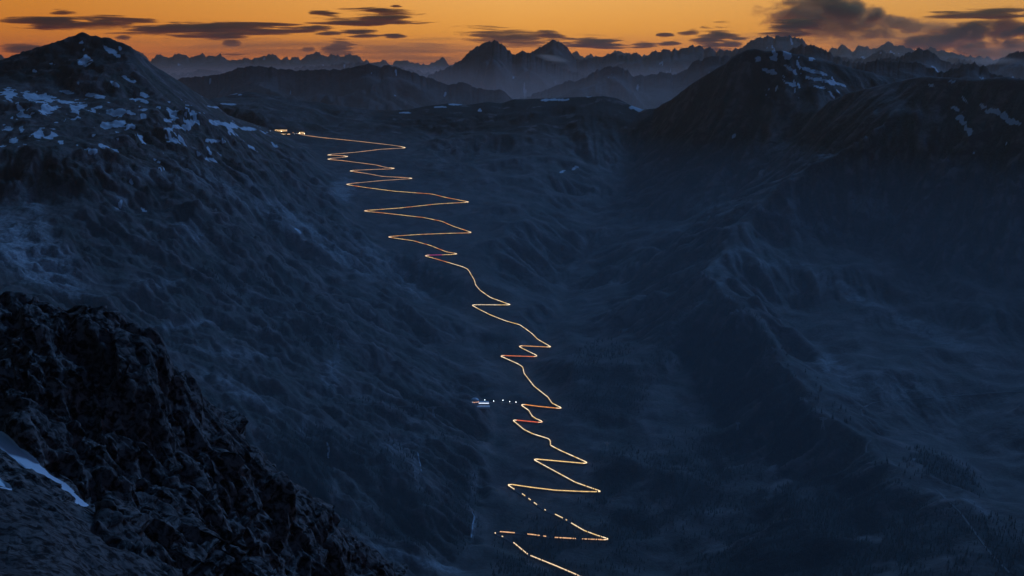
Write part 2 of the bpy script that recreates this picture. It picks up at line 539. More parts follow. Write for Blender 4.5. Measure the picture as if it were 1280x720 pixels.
snow = np.zeros_like(ZZ)
WU = fbm(XX / 90, YYf / 90, 4, 44, 0.6) * 9
WV = fbm(XX / 70, YYf / 110, 4, 47, 0.6) * 3.2
n1 = fbm(XX / 120, YYf / 170, 5, 41, 0.6)
n2 = fbm(XX / 45, YYf / 45, 4, 52, 0.6)
SNOW = [ # (u, v, half length, half width, angle)
    (105, 78, 9, 5, -8), (108, 72, 4, 6, 20), (140, 64, 12, 3, 38), (131, 58, 5, 2, 40), (150, 60, 2, 3, -30), (103, 53, 4, 2, 0), (104, 63, 2, 1.5, 0), (43, 88, 3, 2, 0), (66, 80, 5, 1, 0),
    (144, 105, 8, 2.6, 30), (160, 100, 9, 2, 22), (156, 97, 4, 1.5, 30), (168, 101, 3, 2, 0), (98, 103, 2, 1, 0),
    (48, 121, 20, 6, 6), (12, 117, 9, 6, 10), (25, 135, 4, 7, -30), (60, 137, 11, 6, -12), (32, 145, 8, 2.5, 10), (96, 136, 12, 5, -18), (85, 128, 13, 2, 8), (120, 119, 12, 3, 10),
    (84, 115, 10, 2, 10), (150, 141, 17, 4.5, 0), (146, 157, 25, 4.5, 2), (55, 133, 5, 3, 0), (10, 160, 7, 4, 0), (18, 175, 8, 3.5, 5), (48, 168, 5, 8, 25), (63, 170, 7, 5, -45), (76, 178, 3.5, 2.5, 0),
    (27, 163, 3, 5, 0), (127, 182, 5, 2.5, 30), (117, 169, 4, 1.5, 0), (178, 126, 12, 1.8, 15), (179, 137, 6, 2, 0), (216, 146, 8, 3, 0), (228, 158, 20, 3.5, -12), (215, 175, 12, 2, 25), (207, 150, 8, 2, 15),
    (238, 143, 10, 2, -10), (240, 152, 12, 2, 8), (270, 153, 16, 2.5, 12), (290, 157, 14, 3, 12), (312, 161, 10, 2.2, 8), (196, 201, 8, 1.8, 28), (202, 211, 6, 1.5, 15), (164, 227, 4, 2.5, 55), (262, 199, 9, 2, 20),
    (262, 188, 6, 2, 60), (266, 176, 9, 2.5, 5), (282, 177, 6, 1.5, 10), (315, 184, 5, 2.5, 30), (175, 170, 7, 1.2, 20), (372, 289, 10, 1.6, 32), (180, 262, 5, 3, 60), (150, 255, 3, 6, 20),
    (983, 70, 7, 4.5, -45), (967, 66, 6, 2.5, 40), (960, 88, 10, 2.6, 25), (968, 74, 8, 2, 35), (995, 91, 6, 3, 20), (985, 84, 8, 2.5, 25), (1010, 88, 12, 2, 20), (1025, 91, 10, 2, 22), (1030, 101, 12, 2.2, 18),
    (1040, 118, 7, 2, 45), (987, 104, 10, 1.8, 25), (1013, 97, 9, 1.8, 25), (1047, 105, 12, 1.8, 20), (946, 74, 4, 3, 0), (1022, 108, 8, 1.4, 20),
    (1132, 91, 7, 1.8, 40), (1119, 82, 5, 1.2, 10), (1196, 136, 12, 2.6, 18), (1201, 149, 5, 8, -45), (1209, 162, 8, 4, 50), (1253, 145, 30, 4.4, 24), (1163, 107, 5, 1.6, 15), (1190, 102, 5, 1.4, 5),
    (1205, 124, 8, 1.5, 40), (1258, 180, 3, 2, 30), (1217, 190, 2, 2, 0), (918, 170, 2, 3, 20), (702, 215, 5, 1.3, -15), (720, 210, 5, 1.6, -20), (681, 125.5, 5, 1.3, 0), (695, 124.5, 14, 1.6, 0),
    (798, 136, 6, 3, 25), (790, 134, 4, 2, 0), (600, 138, 3, 2, 10), (505, 141, 8, 1.2, 0), (550, 134, 10, 1, 0), (570, 130, 12, 1.4, 0), (735, 120.5, 5, 1.2, 0), (300, 112 + 6, 3, 1.5, 0),
    (290, 118, 10, 1.2, -10), (285, 130, 12, 1, 5), (270, 134, 10, 1, 5),
]
for (u, v, ru, rv, an) in SNOW:
    m = spot(UU, VV, YYf, u, v, ru, rv, an, 450)
    snow = np.maximum(snow, np.clip(m * 1.7 - 0.25 + 1.5 * min(1.0, rv / 4) * n2 * (m > 0), 0, 1))
plate = (smooth(-40, 0, UU) * smooth(375, 330, UU) * smooth(108, 122, VV) * smooth(208, 180, VV) * (YYf < 9200))
snow = np.maximum(snow, smooth(0.50, 0.60, n1 * 0.8 + n2 * 0.25 + 0.16 * plate) * plate)
r1face = smooth(940, 965, UU) * smooth(1060, 1045, UU) * smooth(58, 66, VV) * smooth(130, 116, VV) * (YYf > 8000)
snow = np.maximum(snow, smooth(0.32, 0.42, fbm(XX / 60, YYf / 130, 4, 61, .6)) * r1face)
snow = np.clip(snow, 0, 1)

scree = np.zeros_like(ZZ)
SCREE = [(30, 310, 85, 32, 33, .9), (60, 350, 60, 14, 20, .7), (45, 270, 12, 40, -25, .5), (150, 255, 9, 12, 0, .8), (235, 290, 22, 14, 40, .7), (390, 290, 110, 9, 38, .6), (330, 265, 90, 7, 36, .5),
         (430, 235, 16, 18, 30, .7), (480, 330, 70, 12, 42, .4), (190, 355, 45, 8, -5, .35), (235, 405, 60, 6, -8, .5), (290, 440, 80, 8, 6, .35), (400, 548, 14, 12, 20, .6), (380, 540, 8, 22, 0, .4),
         (415, 470, 12, 26, 10, .5), (500, 555, 45, 12, -8, .4), (490, 590, 6, 26, -8, .5), (520, 590, 5, 26, -8, .4), (590, 610, 7, 26, 8, .55), (592, 660, 3, 22, 8, .6), (300, 490, 60, 10, 28, .4),
         (520, 700, 70, 7, 16, .6), (900, 325, 60, 10, -20, .35), (960, 330, 60, 6, 4, .4), (870, 380, 60, 6, -42, .35), (1060, 365, 50, 8, 25, .5), (1150, 410, 80, 9, 22, .5), (1040, 455, 22, 12, 30, .5),
         (1035, 462, 8, 6, 30, .7), (1100, 480, 90, 22, 10, .3), (900, 262, 40, 8, 10, .35), (1010, 280, 90, 6, 16, .4), (1090, 260, 40, 14, 20, .3), (1160, 160, 8, 30, 25, .3), (960, 640, 20, 40, 30, .22),
         (880, 640, 30, 12, -35, .22), (965, 575, 14, 22, 10, .3), (930, 400, 50, 5, 40, .35), (990, 190, 60, 14, 10, .3), (1230, 640, 60, 5, 38, .3), (180, 218, 90, 10, 10, .35), (120, 205, 50, 8, 20, .3),
         (330, 380, 70, 8, 30, .3), (260, 225, 60, 10, 35, .3)]
for (u, v, ru, rv, an, s) in SCREE:
    scree = np.maximum(scree, s * smooth(0, 1, spot(UU, VV, YYf, u, v, ru, rv, an, 700)))
forest = np.zeros_like(ZZ)
FOREST = [(900, 430, 60, 55, 20, .9), (950, 520, 90, 60, 40, 1.), (1050, 650, 150, 70, 20, 1.), (1000, 700, 170, 60, 0, .8), (860, 600, 100, 60, -30, .6), (1230, 700, 90, 60, 30, .8), (1180, 590, 60, 20, 25, .7),
          (760, 480, 60, 60, -40, .5), (780, 640, 60, 90, 0, .6), (690, 700, 80, 60, 0, .6), (430, 560, 120, 30, 10, .5), (460, 640, 120, 30, 20, .7), (420, 600, 120, 50, 30, .7), (300, 350, 60, 26, 20, .45),
          (130, 290, 50, 24, 10, .4), (840, 410, 20, 90, 20, .3), (560, 620, 50, 90, 0, .5), (380, 410, 50, 30, 20, .4), (500, 510, 90, 20, 0, .3)]
for (u, v, ru, rv, an, s) in FOREST:
    forest = np.maximum(forest, s * smooth(0, 1, spot(UU, VV, YYf, u, v, ru, rv, an, 1100)))
cliff = np.zeros_like(ZZ)
for (u, v, ru, rv, an, s) in [(120, 232, 120, 20, 8, .9), (210, 262, 46, 30, 30, .9), (60, 212, 60, 10, 5, .8), (330, 325, 70, 14, 38, .6), (245, 345, 60, 16, 10, .6), (130, 290, 45, 20, 5, .7), (300, 228, 60, 12, 25, .6), (10, 230, 30, 24, 0, .8)]:
    cliff = np.maximum(cliff, s * smooth(0, 1, spot(UU, VV, YYf, u, v, ru, rv, an, 900)))
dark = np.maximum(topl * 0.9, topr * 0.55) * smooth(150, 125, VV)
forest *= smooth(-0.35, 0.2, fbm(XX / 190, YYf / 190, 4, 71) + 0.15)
DARKCOV = np.maximum(np.maximum(forest, cliff * smooth(-.3, .25, rough)), np.maximum(dark, 0.7 * smooth(100, 118, VV) * smooth(185, 150, VV) * smooth(430, 500, UU) * smooth(850, 800, UU)) * smooth(-.5, .1, rough + .2))  # forest, cliffs, peaks and crest band all darkened through one channel
veg = np.clip(0.5 - er * 0.22 * st - fine * 0.26 * st + 0.25 * rough, 0, 1)


# ------------------------------------------------------------------ materials
def mat(name):
    m = bpy.data.materials.new(name)
    m.use_nodes = True
    return m, m.node_tree.nodes, m.node_tree.links, m.node_tree.nodes['Principled BSDF']


def plain(name, col, rough_=0.8, metal=0.0, emit=None, strength=0.0, scale=3.0, var=0.15):
    m, n, l, b = mat(name)
    t = n.new('ShaderNodeTexCoord')
    ns = n.new('ShaderNodeTexNoise'); ns.inputs['Scale'].default_value = scale
    l.new(t.outputs['Object'], ns.inputs['Vector'])
    mx = n.new('ShaderNodeMix'); mx.data_type = 'RGBA'
    mx.inputs[6].default_value = tuple(c * (1 - var) for c in col) + (1,)
    mx.inputs[7].default_value = tuple(min(1, c * (1 + var)) for c in col) + (1,)
    l.new(ns.outputs['Fac'], mx.inputs[0])
    l.new(mx.outputs[2], b.inputs['Base Color'])
    b.inputs['Roughness'].default_value = rough_
    b.inputs['Metallic'].default_value = metal
    if emit:
        b.inputs['Emission Color'].default_value = emit + (1,)
        b.inputs['Emission Strength'].default_value = strength
    return m


def ground_mat(name, rock, grass, scree_c, wood, snow_c, nscale, bump_d, bump_s=0.8, veg_amt=1.0, rc=(0.55, 1.5)):
    """rock / grass / scree / forest floor / snow, chosen by the 'cover' attribute (r snow, g scree, b forest and other dark ground) and 'veg'"""
    m, n, l, b = mat(name)
    b.inputs['Roughness'].default_value = 0.92
    b.inputs['Specular IOR Level'].default_value = 0.15
    geo = n.new('ShaderNodeNewGeometry')
    att = n.new('ShaderNodeAttribute'); att.attribute_name = 'cover'
    sp = n.new('ShaderNodeSeparateColor'); l.new(att.outputs['Color'], sp.inputs[0])

    def noise(s, det=6, rgh=0.6, warp=0.0):
        x = n.new('ShaderNodeTexNoise')
        x.inputs['Scale'].default_value = s
        x.inputs['Detail'].default_value = det
        x.inputs['Roughness'].default_value = rgh
        x.inputs['Distortion'].default_value = warp
        l.new(geo.outputs['Position'], x.inputs['Vector'])
        return x.outputs['Fac']

    def mix(f, a, c):
        x = n.new('ShaderNodeMix'); x.data_type = 'RGBA'
        if isinstance(f, float): x.inputs[0].default_value = f
        else: l.new(f, x.inputs[0])
        for i, q in ((6, a), (7, c)):
            if isinstance(q, tuple): x.inputs[i].default_value = q + (1,)
            else: l.new(q, x.inputs[i])
        return x.outputs[2]

    def rmp(f, a, c):
        x = n.new('ShaderNodeMapRange'); x.interpolation_type = 'SMOOTHSTEP'
        l.new(f, x.inputs[0]); x.inputs[1].default_value = a; x.inputs[2].default_value = c
        return x.outputs[0]

    def mth(op, a, c, cl=False):
        x = n.new('ShaderNodeMath'); x.operation = op; x.use_clamp = cl
        for i, q in enumerate((a, c)):
            if isinstance(q, float): x.inputs[i].default_value = q
            else: l.new(q, x.inputs[i])
        return x.outputs[0]

    n_big = noise(nscale, 8, 0.62, 0.6)
    n_fine = noise(nscale * 7, 5, 0.65, 0.3)
    rk = mix(rmp(n_big, 0.40, 0.63), tuple(c * rc[0] for c in rock), tuple(c * rc[1] for c in rock))
    gr = mix(rmp(n_fine, 0.38, 0.62), tuple(c * 0.65 for c in grass), tuple(c * 1.3 for c in grass))
    vg = mth('MULTIPLY', rmp(mth('ADD', att.outputs['Alpha'], mth('MULTIPLY', n_big, 0.6)), 0.55, 1.0), veg_amt)
    c = mix(vg, rk, gr)
    sc = mix(rmp(n_fine, 0.3, 0.7), tuple(x * 0.6 for x in scree_c), tuple(x * 1.25 for x in scree_c))
    c = mix(mth('MULTIPLY', sp.outputs[1], rmp(n_big, 0.28, 0.6)), c, sc)
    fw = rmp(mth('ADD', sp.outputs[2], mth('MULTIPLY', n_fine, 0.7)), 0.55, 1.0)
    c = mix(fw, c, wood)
    sn = rmp(mth('ADD', sp.outputs[0], mth('MULTIPLY', mth('SUBTRACT', n_fine, 0.5), 0.5)), 0.38, 0.55)
    snc = mix(n_big, tuple(x * 0.8 for x in snow_c), snow_c)
    c = mix(sn, c, snc)
    l.new(c, b.inputs['Base Color'])
    bp = n.new('ShaderNodeBump'); bp.inputs['Distance'].default_value = bump_d
    hsum = mth('ADD', mth('MULTIPLY', n_big, 0.7), mth('MULTIPLY', n_fine, 0.3))
    l.new(hsum, bp.inputs['Height'])
    inv = mth('SUBTRACT', 1.0, mth('MULTIPLY', sn, 0.85))
    l.new(mth('MULTIPLY', inv, bump_s), bp.inputs['Strength'])
    l.new(bp.outputs[0], b.inputs['Normal'])
    return m


M_VALLEY = ground_mat('alpine_slope', (0.155, 0.125, 0.115), (0.072, 0.074, 0.06), (0.46, 0.45, 0.46), (0.024, 0.032, 0.027), (0.74, 0.77, 0.82), 1 / 80, 12.0, 1.0, 1.0, (0.55, 1.5))
M_RANGE = ground_mat('far_rock', (0.075, 0.065, 0.06), (0.045, 0.043, 0.04), (0.12, 0.11, 0.11), (0.03, 0.035, 0.03), (0.62, 0.66, 0.72), 1 / 260, 25.0)
M_CRAG = ground_mat('crag_rock', (0.066, 0.055, 0.050), (0.016, 0.016, 0.016), (0.062, 0.059, 0.058), (0.03, 0.035, 0.03), (0.78, 0.80, 0.84), 1 / 5, 1.4, 1.0, 0.3, (0.12, 3.4))


# ------------------------------------------------------------------ mesh helpers
def link(name, me, material, parent=None, smooth_=False):
    o = bpy.data.objects.new(name, me)
    COL.objects.link(o)
    if material and not me.materials:
        me.materials.append(material)
    if parent:
        o.parent = parent
    if smooth_:
        me.shade_smooth()
    return o


def grid_mesh(name, X, Y, Z, material, cover=None, smooth_=True, keep=None):
    ni, nj = X.shape
    me = bpy.data.meshes.new(name)
    co = np.empty((ni * nj, 3), np.float32)
    co[:, 0] = X.ravel(); co[:, 1] = Y.ravel(); co[:, 2] = Z.ravel() + CZ
    idx = np.arange(ni * nj, dtype=np.int32).reshape(ni, nj)
    q = np.stack([idx[:-1, :-1], idx[1:, :-1], idx[1:, 1:], idx[:-1, 1:]], -1).reshape(-1, 4)
    if keep is not None:
        kf = (keep[:-1, :-1] & keep[1:, 1:]).ravel() if keep.dtype == bool else None
        q = q[kf]
        used = np.unique(q)
        remap = np.zeros(len(co), np.int32); remap[used] = np.arange(len(used))
        q = remap[q]; co = co[used]
        if cover is not None:
            cover = [np.asarray(c).ravel()[used] for c in cover]
    me.vertices.add(len(co)); me.vertices.foreach_set('co', co.ravel())
    me.loops.add(q.size); me.loops.foreach_set('vertex_index', q.ravel())
    me.polygons.add(len(q)); me.polygons.foreach_set('loop_start', np.arange(0, q.size, 4, dtype=np.int32))
    me.update(calc_edges=True)
    if cover is not None:
        at = me.attributes.new('cover', 'FLOAT_COLOR', 'POINT')
        at.data.foreach_set('color', np.stack([c.ravel() for c in cover], -1).astype(np.float32).ravel())
    return link(name, me, material, None, smooth_)


def tag(o, label=None, cat=None, group=None, kind=None):
    if label: o['label'] = label
    if cat: o['category'] = cat
    if group: o['group'] = group
    if kind: o['kind'] = kind
    return o


def struct(o):
    o['kind'] = 'structure'
    return o


struct(grid_mesh('valley_terrain', XX, YYf, ZZ, M_VALLEY, (snow, scree, DARKCOV, veg)))


# ------------------------------------------------------------------ mountain ranges behind
def mountain_range(name, sky, ykm, front, back, drop, jag=6.0, seed=0, ncol=260, nrow=46, snow_amt=0.0, yvar=0.0, gl=0.5):
    us = np.array([p[0] for p in sky], float); vs_ = np.array([p[1] for p in sky], float)
    u = np.linspace(us[0], us[-1], ncol)
    v = np.interp(u, us, vs_)
    Y0 = ykm * 1000.0
    px = Y0 / F                                    # metres per pixel at that range
    sxx, szz = ray_slopes(u, v)
    cx, cz = sxx * Y0, szz * Y0
    cz = cz + jag * px * (0.16 * (ridged(cx / (px * 22), cx * 0 + seed, 3, seed, 0.6) - 0.3) + 0.62 * fbm(cx / (px * 7), cx * 0 + seed + .5, 4, seed + 60, 0.7))
    s = np.concatenate([-np.linspace(1, 0, nrow) ** 1.5 * front, np.linspace(0, 1, nrow // 4)[1:] * back])
    X = np.repeat(cx[:, None], len(s), 1).astype(np.float32)
    S = np.repeat(s[None, :], ncol, 0).astype(np.float32)
    meander = yvar * fbm(X / (front * 1.2), S * 0 + 3.3 + seed, 3, seed + 5)
    Y = Y0 + S + meander
    X = X * (Y / Y0)
    d = np.abs(S)
    prof = np.where(S < 0, drop * (d / front) ** 0.85, drop * (d / back))
    cellsz = front * gl
    dm = smooth(0, front * 0.35, d)
    one = np.ones_like(X)
    wv = fbm(X / (front * .45), Y / (front * .45), 3, seed + 8) * front * 0.25
    g = gully(X + wv, Y, one * 0.8 + 1.2 * fbm(X / front, Y / front, 2, seed + 8), one * 0.6 * fbm(X / front, Y / front, 2, seed + 18), 4, cellsz, seed, 1.6, 0.5)
    rd = ridged((X + wv) / (front * .55), (Y - wv) / (front * .8), 5, seed + 2, 0.55)
    ker = np.hanning(ncol // 14 | 1); ker /= ker.sum()
    czs = np.convolve(np.pad(cz, len(ker) // 2, mode='edge'), ker, mode='valid')
    crest = smooth(front * 0.05, 0, d)
    tp = smooth(front * .16, front * .04, d)
    CZZ = cz[:, None] * crest + np.minimum(cz, czs)[:, None] * (1 - crest) * tp + czs[:, None] * (1 - crest) * (1 - tp)
    Z = CZZ - prof + dm * g * drop * 0.07 + dm * (rd - 0.2) * drop * 0.33
    U, V = uv_of(X, Y, Z)
    n = fbm(X / (px * 18), Y / (px * 60), 4, seed + 30, 0.6)
    sn = smooth(0.62, 0.7, n + 0.25 * snow_amt) * smooth(0, .02, d / front) * (snow_amt > 0)
    z0 = np.zeros_like(X)
    vg = np.clip(0.4 - g * .3, 0, 1)
    return struct(grid_mesh(name, X, Y, Z, M_RANGE, (sn, z0 + 0.25, z0, vg)))


mountain_range('mountain_range', [(-120, 72), (0, 69), (13, 76), (30, 79), (80, 76), (150, 70), (173, 64), (181, 67), (188, 76), (198, 69), (205, 72), (215, 71.6), (222, 68), (229, 66.5), (240, 71), (249, 68), (262, 70), (276, 69), (286, 72),
    (302, 76), (323, 72), (335, 69), (343, 67), (348, 71), (363, 73), (376, 73), (388, 69), (398, 65.5), (407, 71), (430, 69), (438, 65.5), (446, 69), (455, 75.6), (475, 78), (492, 78), (509, 77), (526, 80), (539, 77),
    (548, 76), (553, 73), (563, 80), (600, 82), (700, 80), (721, 64), (727, 70), (738, 69), (750, 72), (771, 64.5), (790, 68), (850, 72), (1000, 68), (1035, 64), (1046, 60), (1055, 58), (1065, 62), (1079, 57), (1092, 60), (1104, 56), (1112, 54),
    (1118, 57), (1129, 58), (1139, 62), (1159, 60), (1175, 62), (1190, 66), (1215, 72), (1300, 74), (1420, 70)], 44, 5200, 4000, 1900, 7, 1, 760, 34, 0.3)
mountain_range('mountain_range', [(-140, 108), (-60, 104), (0, 100), (150, 99), (180, 90), (205, 94), (235, 90), (262, 87), (285, 92), (330, 84), (352, 88), (380, 84), (420, 80), (450, 79), (480, 82), (540, 92), (580, 100), (660, 104)], 28, 4000, 3000, 1500, 6, 2, 360, 30, 0.2)
mountain_range('mountain_range', [(690, 88), (721, 74), (745, 72), (768, 65.5), (778, 69), (795, 67), (805, 70.6), (815, 66), (825, 63), (840, 62), (855, 60.5), (863, 57), (877, 59), (894, 62), (910, 63), (927, 60.5), (934, 55), (943, 49), (951, 45), (962, 46), (978, 45),
    (995, 46), (1003, 50), (1008, 55), (1030, 66), (1060, 74), (1085, 72), (1100, 62), (1112, 66), (1130, 75), (1180, 82), (1206, 74), (1237, 84), (1300, 90), (1400, 88)], 26, 4000, 3000, 1700, 6, 3, 560, 34, 0.35)
mountain_range('twin_peaks', [(520, 104), (536, 95), (546, 89), (559, 86), (566, 81), (576, 75.6), (583, 68), (590, 62), (597, 58), (603, 55.5), (611, 52), (618, 50.4), (624, 53), (630, 55.5), (636, 63), (640, 68), (647, 66), (657, 64),
    (663, 66), (676, 74), (700, 84), (721, 90), (760, 104)], 19, 3200, 2600, 1500, 5, 4, 330, 44, 0.15)
mountain_range('pyramid_peak', [(625, 84), (640, 76), (655, 70), (668, 64), (680, 55.5), (686, 52.5), (692, 49), (698, 52.5), (701, 54), (706, 57), (711, 61), (716, 69), (721, 75.6), (734, 74.6), (748, 81), (775, 92), (800, 98)], 22, 3000, 2600, 1500, 4, 5, 240, 40, 0.1)
mountain_range('mountain_range', [(640, 128), (657, 122), (680, 112.6), (701, 106), (711, 100), (724, 101), (738, 92.5), (758, 82), (766, 83), (775, 84), (791, 94), (812, 93.5), (825, 91), (842, 92.5), (855, 87), (870, 75.6), (880, 74), (890, 71),
    (903, 71), (917, 69), (927, 64), (960, 70), (985, 66), (988, 62), (998, 57), (1015, 56.5), (1025, 60.5), (1042, 69), (1065, 79), (1090, 78), (1112, 72), (1120, 72), (1129, 69), (1140, 64), (1148, 60.5), (1155, 62), (1163, 65.5), (1179, 76),
    (1196, 79), (1220, 84), (1235, 82), (1247, 76), (1260, 69), (1270, 66), (1280, 64), (1310, 60), (1420, 72)], 14.5, 2600, 2200, 1300, 6, 6, 640, 44, 0.15)
mountain_range('mountain_range', [(180, 112), (205, 104), (229, 97), (255, 96), (275, 92), (289, 89), (302, 84), (313, 82), (336, 84), (352, 86), (370, 88), (403, 87), (425, 87), (445, 83), (453, 81), (462, 79), (475, 84), (485, 81), (506, 87), (526, 94), (546, 101), (560, 106),
    (580, 102.5), (593, 109), (610, 112.6), (627, 112.6), (633, 117), (640, 123), (655, 132), (700, 140)], 12.6, 2300, 1800, 1150, 3.2, 7, 420, 50, 0.1)
mountain_range('mountain_range', [(1040, 92), (1062, 88), (1085, 77), (1105, 75.5), (1120, 77), (1136, 76), (1146, 77), (1153, 81), (1169, 89), (1183, 89), (1196, 84), (1210, 78), (1221, 79), (1230, 84), (1250, 96), (1300, 104), (1420, 100)], 10.6, 1600, 1500, 800, 7, 8, 300, 44, 0.25)

# low ground that carries everything out to the horizon
GN = 80
gx = np.linspace(-40000, 40000, GN); gy = np.linspace(-6000, 58000, GN)
gX, gY = np.meshgrid(gx, gy, indexing='ij')
gZ = -1620 + 0 * gX
struct(grid_mesh('ground', gX, gY, gZ, M_RANGE, (gX * 0, gX * 0, gX * 0, gX * 0 + .5)))

# ------------------------------------------------------------------ foreground crag
FSKY = L((-260, 350, .92), (-120, 350, .92), (0, 362, .90), (10, 361, .90), (20, 358, .90), (28, 366, .90), (45, 373, .90), (60, 377, .90), (74, 386, .90), (92, 385, .90), (96, 389, .90), (134, 385, .90), (138, 390, .9), (148, 388, .9), (160, 400, .90), (166, 408, .9), (184, 405, .90), (189, 412, .9),
          (191, 424, .90), (203, 434, .90), (212, 446, .90), (216, 460, .90), (228, 474, .90), (245, 489, .91), (262, 503, .92), (276, 520, .92), (300, 543, .93), (314, 550, .93), (318, 560, .93), (340, 583, .94), (370, 612, .95),
          (400, 640, .96), (430, 668, .97), (462, 695, .98), (490, 711, .99), (520, 732, 1.0), (560, 775, 1.02), (620, 860, 1.05), (700, 980, 1.08))
fl = [FSKY,
      [(-600, 1150, -330), (-300, 1150, -350), (-100, 1150, -430), (60, 1200, -560), (200, 1200, -640)],
      [(-600, 1350, -560), (-300, 1350, -580), (200, 1400, -800)],
      L((-260, 420, .87), (0, 420, .862), (90, 430, .86), (150, 450, .86), (180, 480, .865), (210, 520, .88)),
      L((-260, 480, .81), (0, 500, .80), (60, 520, .80), (120, 550, .805), (180, 590, .82), (250, 640, .845), (320, 670, .87), (390, 710, .895), (440, 760, .91)),
      L((-260, 520, .76), (-80, 540, .755), (0, 550, .745), (50, 585, .735), (105, 632, .73), (160, 668, .73), (230, 715, .74), (300, 770, .76), (400, 860, .80)),
      L((-260, 590, .66), (-80, 602, .655), (0, 606, .65), (50, 630, .65), (110, 660, .655), (160, 684, .66), (220, 715, .67), (280, 770, .68), (330, 860, .70)),
      L((-260, 740, .50), (0, 740, .51), (120, 760, .53), (200, 830, .55)),
      L((-260, 960, .36), (0, 1000, .36), (150, 1100, .36)),
      [(-500, 200, -60), (-100, 200, -140), (50, 300, -330), (150, 500, -480), (250, 800, -620), (300, 1400, -850)]]
fb = tin_grid(fl, -560, 300, 200, 1350, 4.0, 14.0)
fb = (0.45 * fb + 0.55 * blur(fb, 1.5)).astype(np.float32)
FN, FR = 640, 640
ft = np.linspace(-0.44, 0.03, FN)
fy = np.concatenate([np.linspace(330, 600, 60, endpoint=False), np.linspace(600, 1010, 540, endpoint=False), np.linspace(1010, 1280, 40)])
fT, fY = np.meshgrid(ft, fy, indexing='ij')
fX = (fT * fY).astype(np.float32); fY = fY.astype(np.float32)
fZ = bil(fb, -560, 200, 4.0, fX, fY)
fU, fV = uv_of(fX, fY, fZ)


def poly_mask(U, V, poly, soft):
    """1 inside the polygon, falling to 0 outside"""
    inside = np.zeros(U.shape, bool)
    dist = np.full(U.shape, 1e9)
    n = len(poly)
    for i in range(n):
        (x1, y1), (x2, y2) = poly[i], poly[(i + 1) % n]
        cond = ((y1 > V) != (y2 > V))
        with np.errstate(divide='ignore', invalid='ignore'):
            xi = (x2 - x1) * (V - y1) / (y2 - y1 + 1e-9) + x1
        inside ^= cond & (U < xi)
        dx, dy = x2 - x1, y2 - y1
        t = np.clip(((U - x1) * dx + (V - y1) * dy) / (dx * dx + dy * dy), 0, 1)
        dist = np.minimum(dist, np.hypot(U - x1 - t * dx, V - y1 - t * dy))
    sd = np.where(inside, dist, -dist)
    return smooth(-soft, soft, sd)


near = (fY < 830)
fs = poly_mask(fU, fV, [(-60, 500), (0, 539), (12, 548), (24, 560), (34, 568), (46, 578), (60, 592), (80, 606), (100, 621), (126, 645), (92, 628), (72, 612), (52, 597), (36, 588), (18, 574), (0, 560), (-60, 530)], 1.2) * near
fs = np.maximum(fs, poly_mask(fU, fV, [(-60, 570), (0, 599), (8, 606), (16, 613), (0, 609), (-60, 600)], 1.0) * near)
fs = np.maximum(fs, poly_mask(fU, fV, [(149, 652), (158, 660), (164, 666), (155, 661), (148, 656)], 0.8) * near)


def blocks3(p, cell, seed, tilt, sharp):
    """height of the winning tilted block in a jittered 3-D lattice (fractured rock), in units of the cell"""
    q = p / cell
    i0 = np.floor(q).astype(np.int32)
    best = np.full(q.shape[:-1], -1e9, np.float32)
    for a in (-1, 0, 1):
        for b in (-1, 0, 1):
            for c in (-1, 0, 1):
                ci, cj, ck = i0[..., 0] + a, i0[..., 1] + b, i0[..., 2] + c
                u1 = (ci * 7 + ck * 57 + seed * 13) & 255; u2 = (cj * 5 + ck * 101 + seed * 29) & 255
                h1, h2, h3 = TAB[u1, u2], TAB[u2, u1], TAB[(u1 + 91) & 255, (u2 + 37) & 255]
                h4 = TAB[(u2 + 11) & 255, (u1 + 140) & 255]
                dx, dy, dz = q[..., 0] - ci - h1, q[..., 1] - cj - h2, q[..., 2] - ck - h3
                m = np.maximum(np.maximum(np.abs(.8 * dx + .6 * dy), np.abs(-.6 * dx + .8 * dy)), np.abs(dz))
                best = np.maximum(best, h4 * .8 + tilt * ((h1 - .5) * dx + (h2 - .5) * dy + (h3 - .5) * dz) * 2 - sharp * m)
    return best * cell


wx, wy = fbm(fX / 30, fY / 30, 3, 80) * 12, fbm(fX / 30, fY / 30, 3, 85) * 12
fsb = np.clip(blur(fs, 3.0) * 1.6, 0, 1)
below = poly_mask(fU, fV, [(-80, 545), (0, 560), (52, 597), (130, 648), (112, 660), (60, 632), (20, 610), (-80, 590)], 6.0) * near
rockf = np.clip(1 - np.maximum(fsb, 0.75 * below), 0, 1)
scr = 0.16 + 0.84 * smooth(640, 710, fY)
fbx, fby = np.gradient(blur(fb, 2.0), 4.0)
fsx = bil(fbx.astype(np.float32), -560, 200, 4.0, fX, fY); fsy = bil(fby.astype(np.float32), -560, 200, 4.0, fX, fY)
fsl = np.hypot(fsx, fsy) + 1e-4
ger = gully(fX + wx, fY + wy, -fsy / fsl * 0.9, fsx / fsl * 0.9, 3, 75.0, 9, 1.0, 0.55)
edge = np.full(fX.shape, 1e9, np.float32)
for p in densify(FSKY, 12):
    np.minimum(edge, (fX - p[0]) ** 2 + (fY - p[1]) ** 2, out=edge)
eg = 0.50 + 0.50 * smooth(3, 40, np.sqrt(edge))
fZ = fZ + rockf * scr * eg * (ger * 6.0 + (ridged(fX / 70, fY / 70, 4, 90, .55) - 0.3) * 9)
Pf = np.stack([fX, fY, fZ], -1).astype(np.float32)
da, db = np.gradient(Pf, axis=0), np.gradient(Pf, axis=1)
Nf = np.cross(da, db); Nf /= np.linalg.norm(Nf, axis=-1, keepdims=True) + 1e-9
Nf *= np.sign(Nf[..., 2:3])
Nf = np.stack([blur(Nf[..., k_], 2.5) for k_ in range(3)], -1)
Pw = Pf + np.stack([wx, wy, wx * 0], -1) * .35
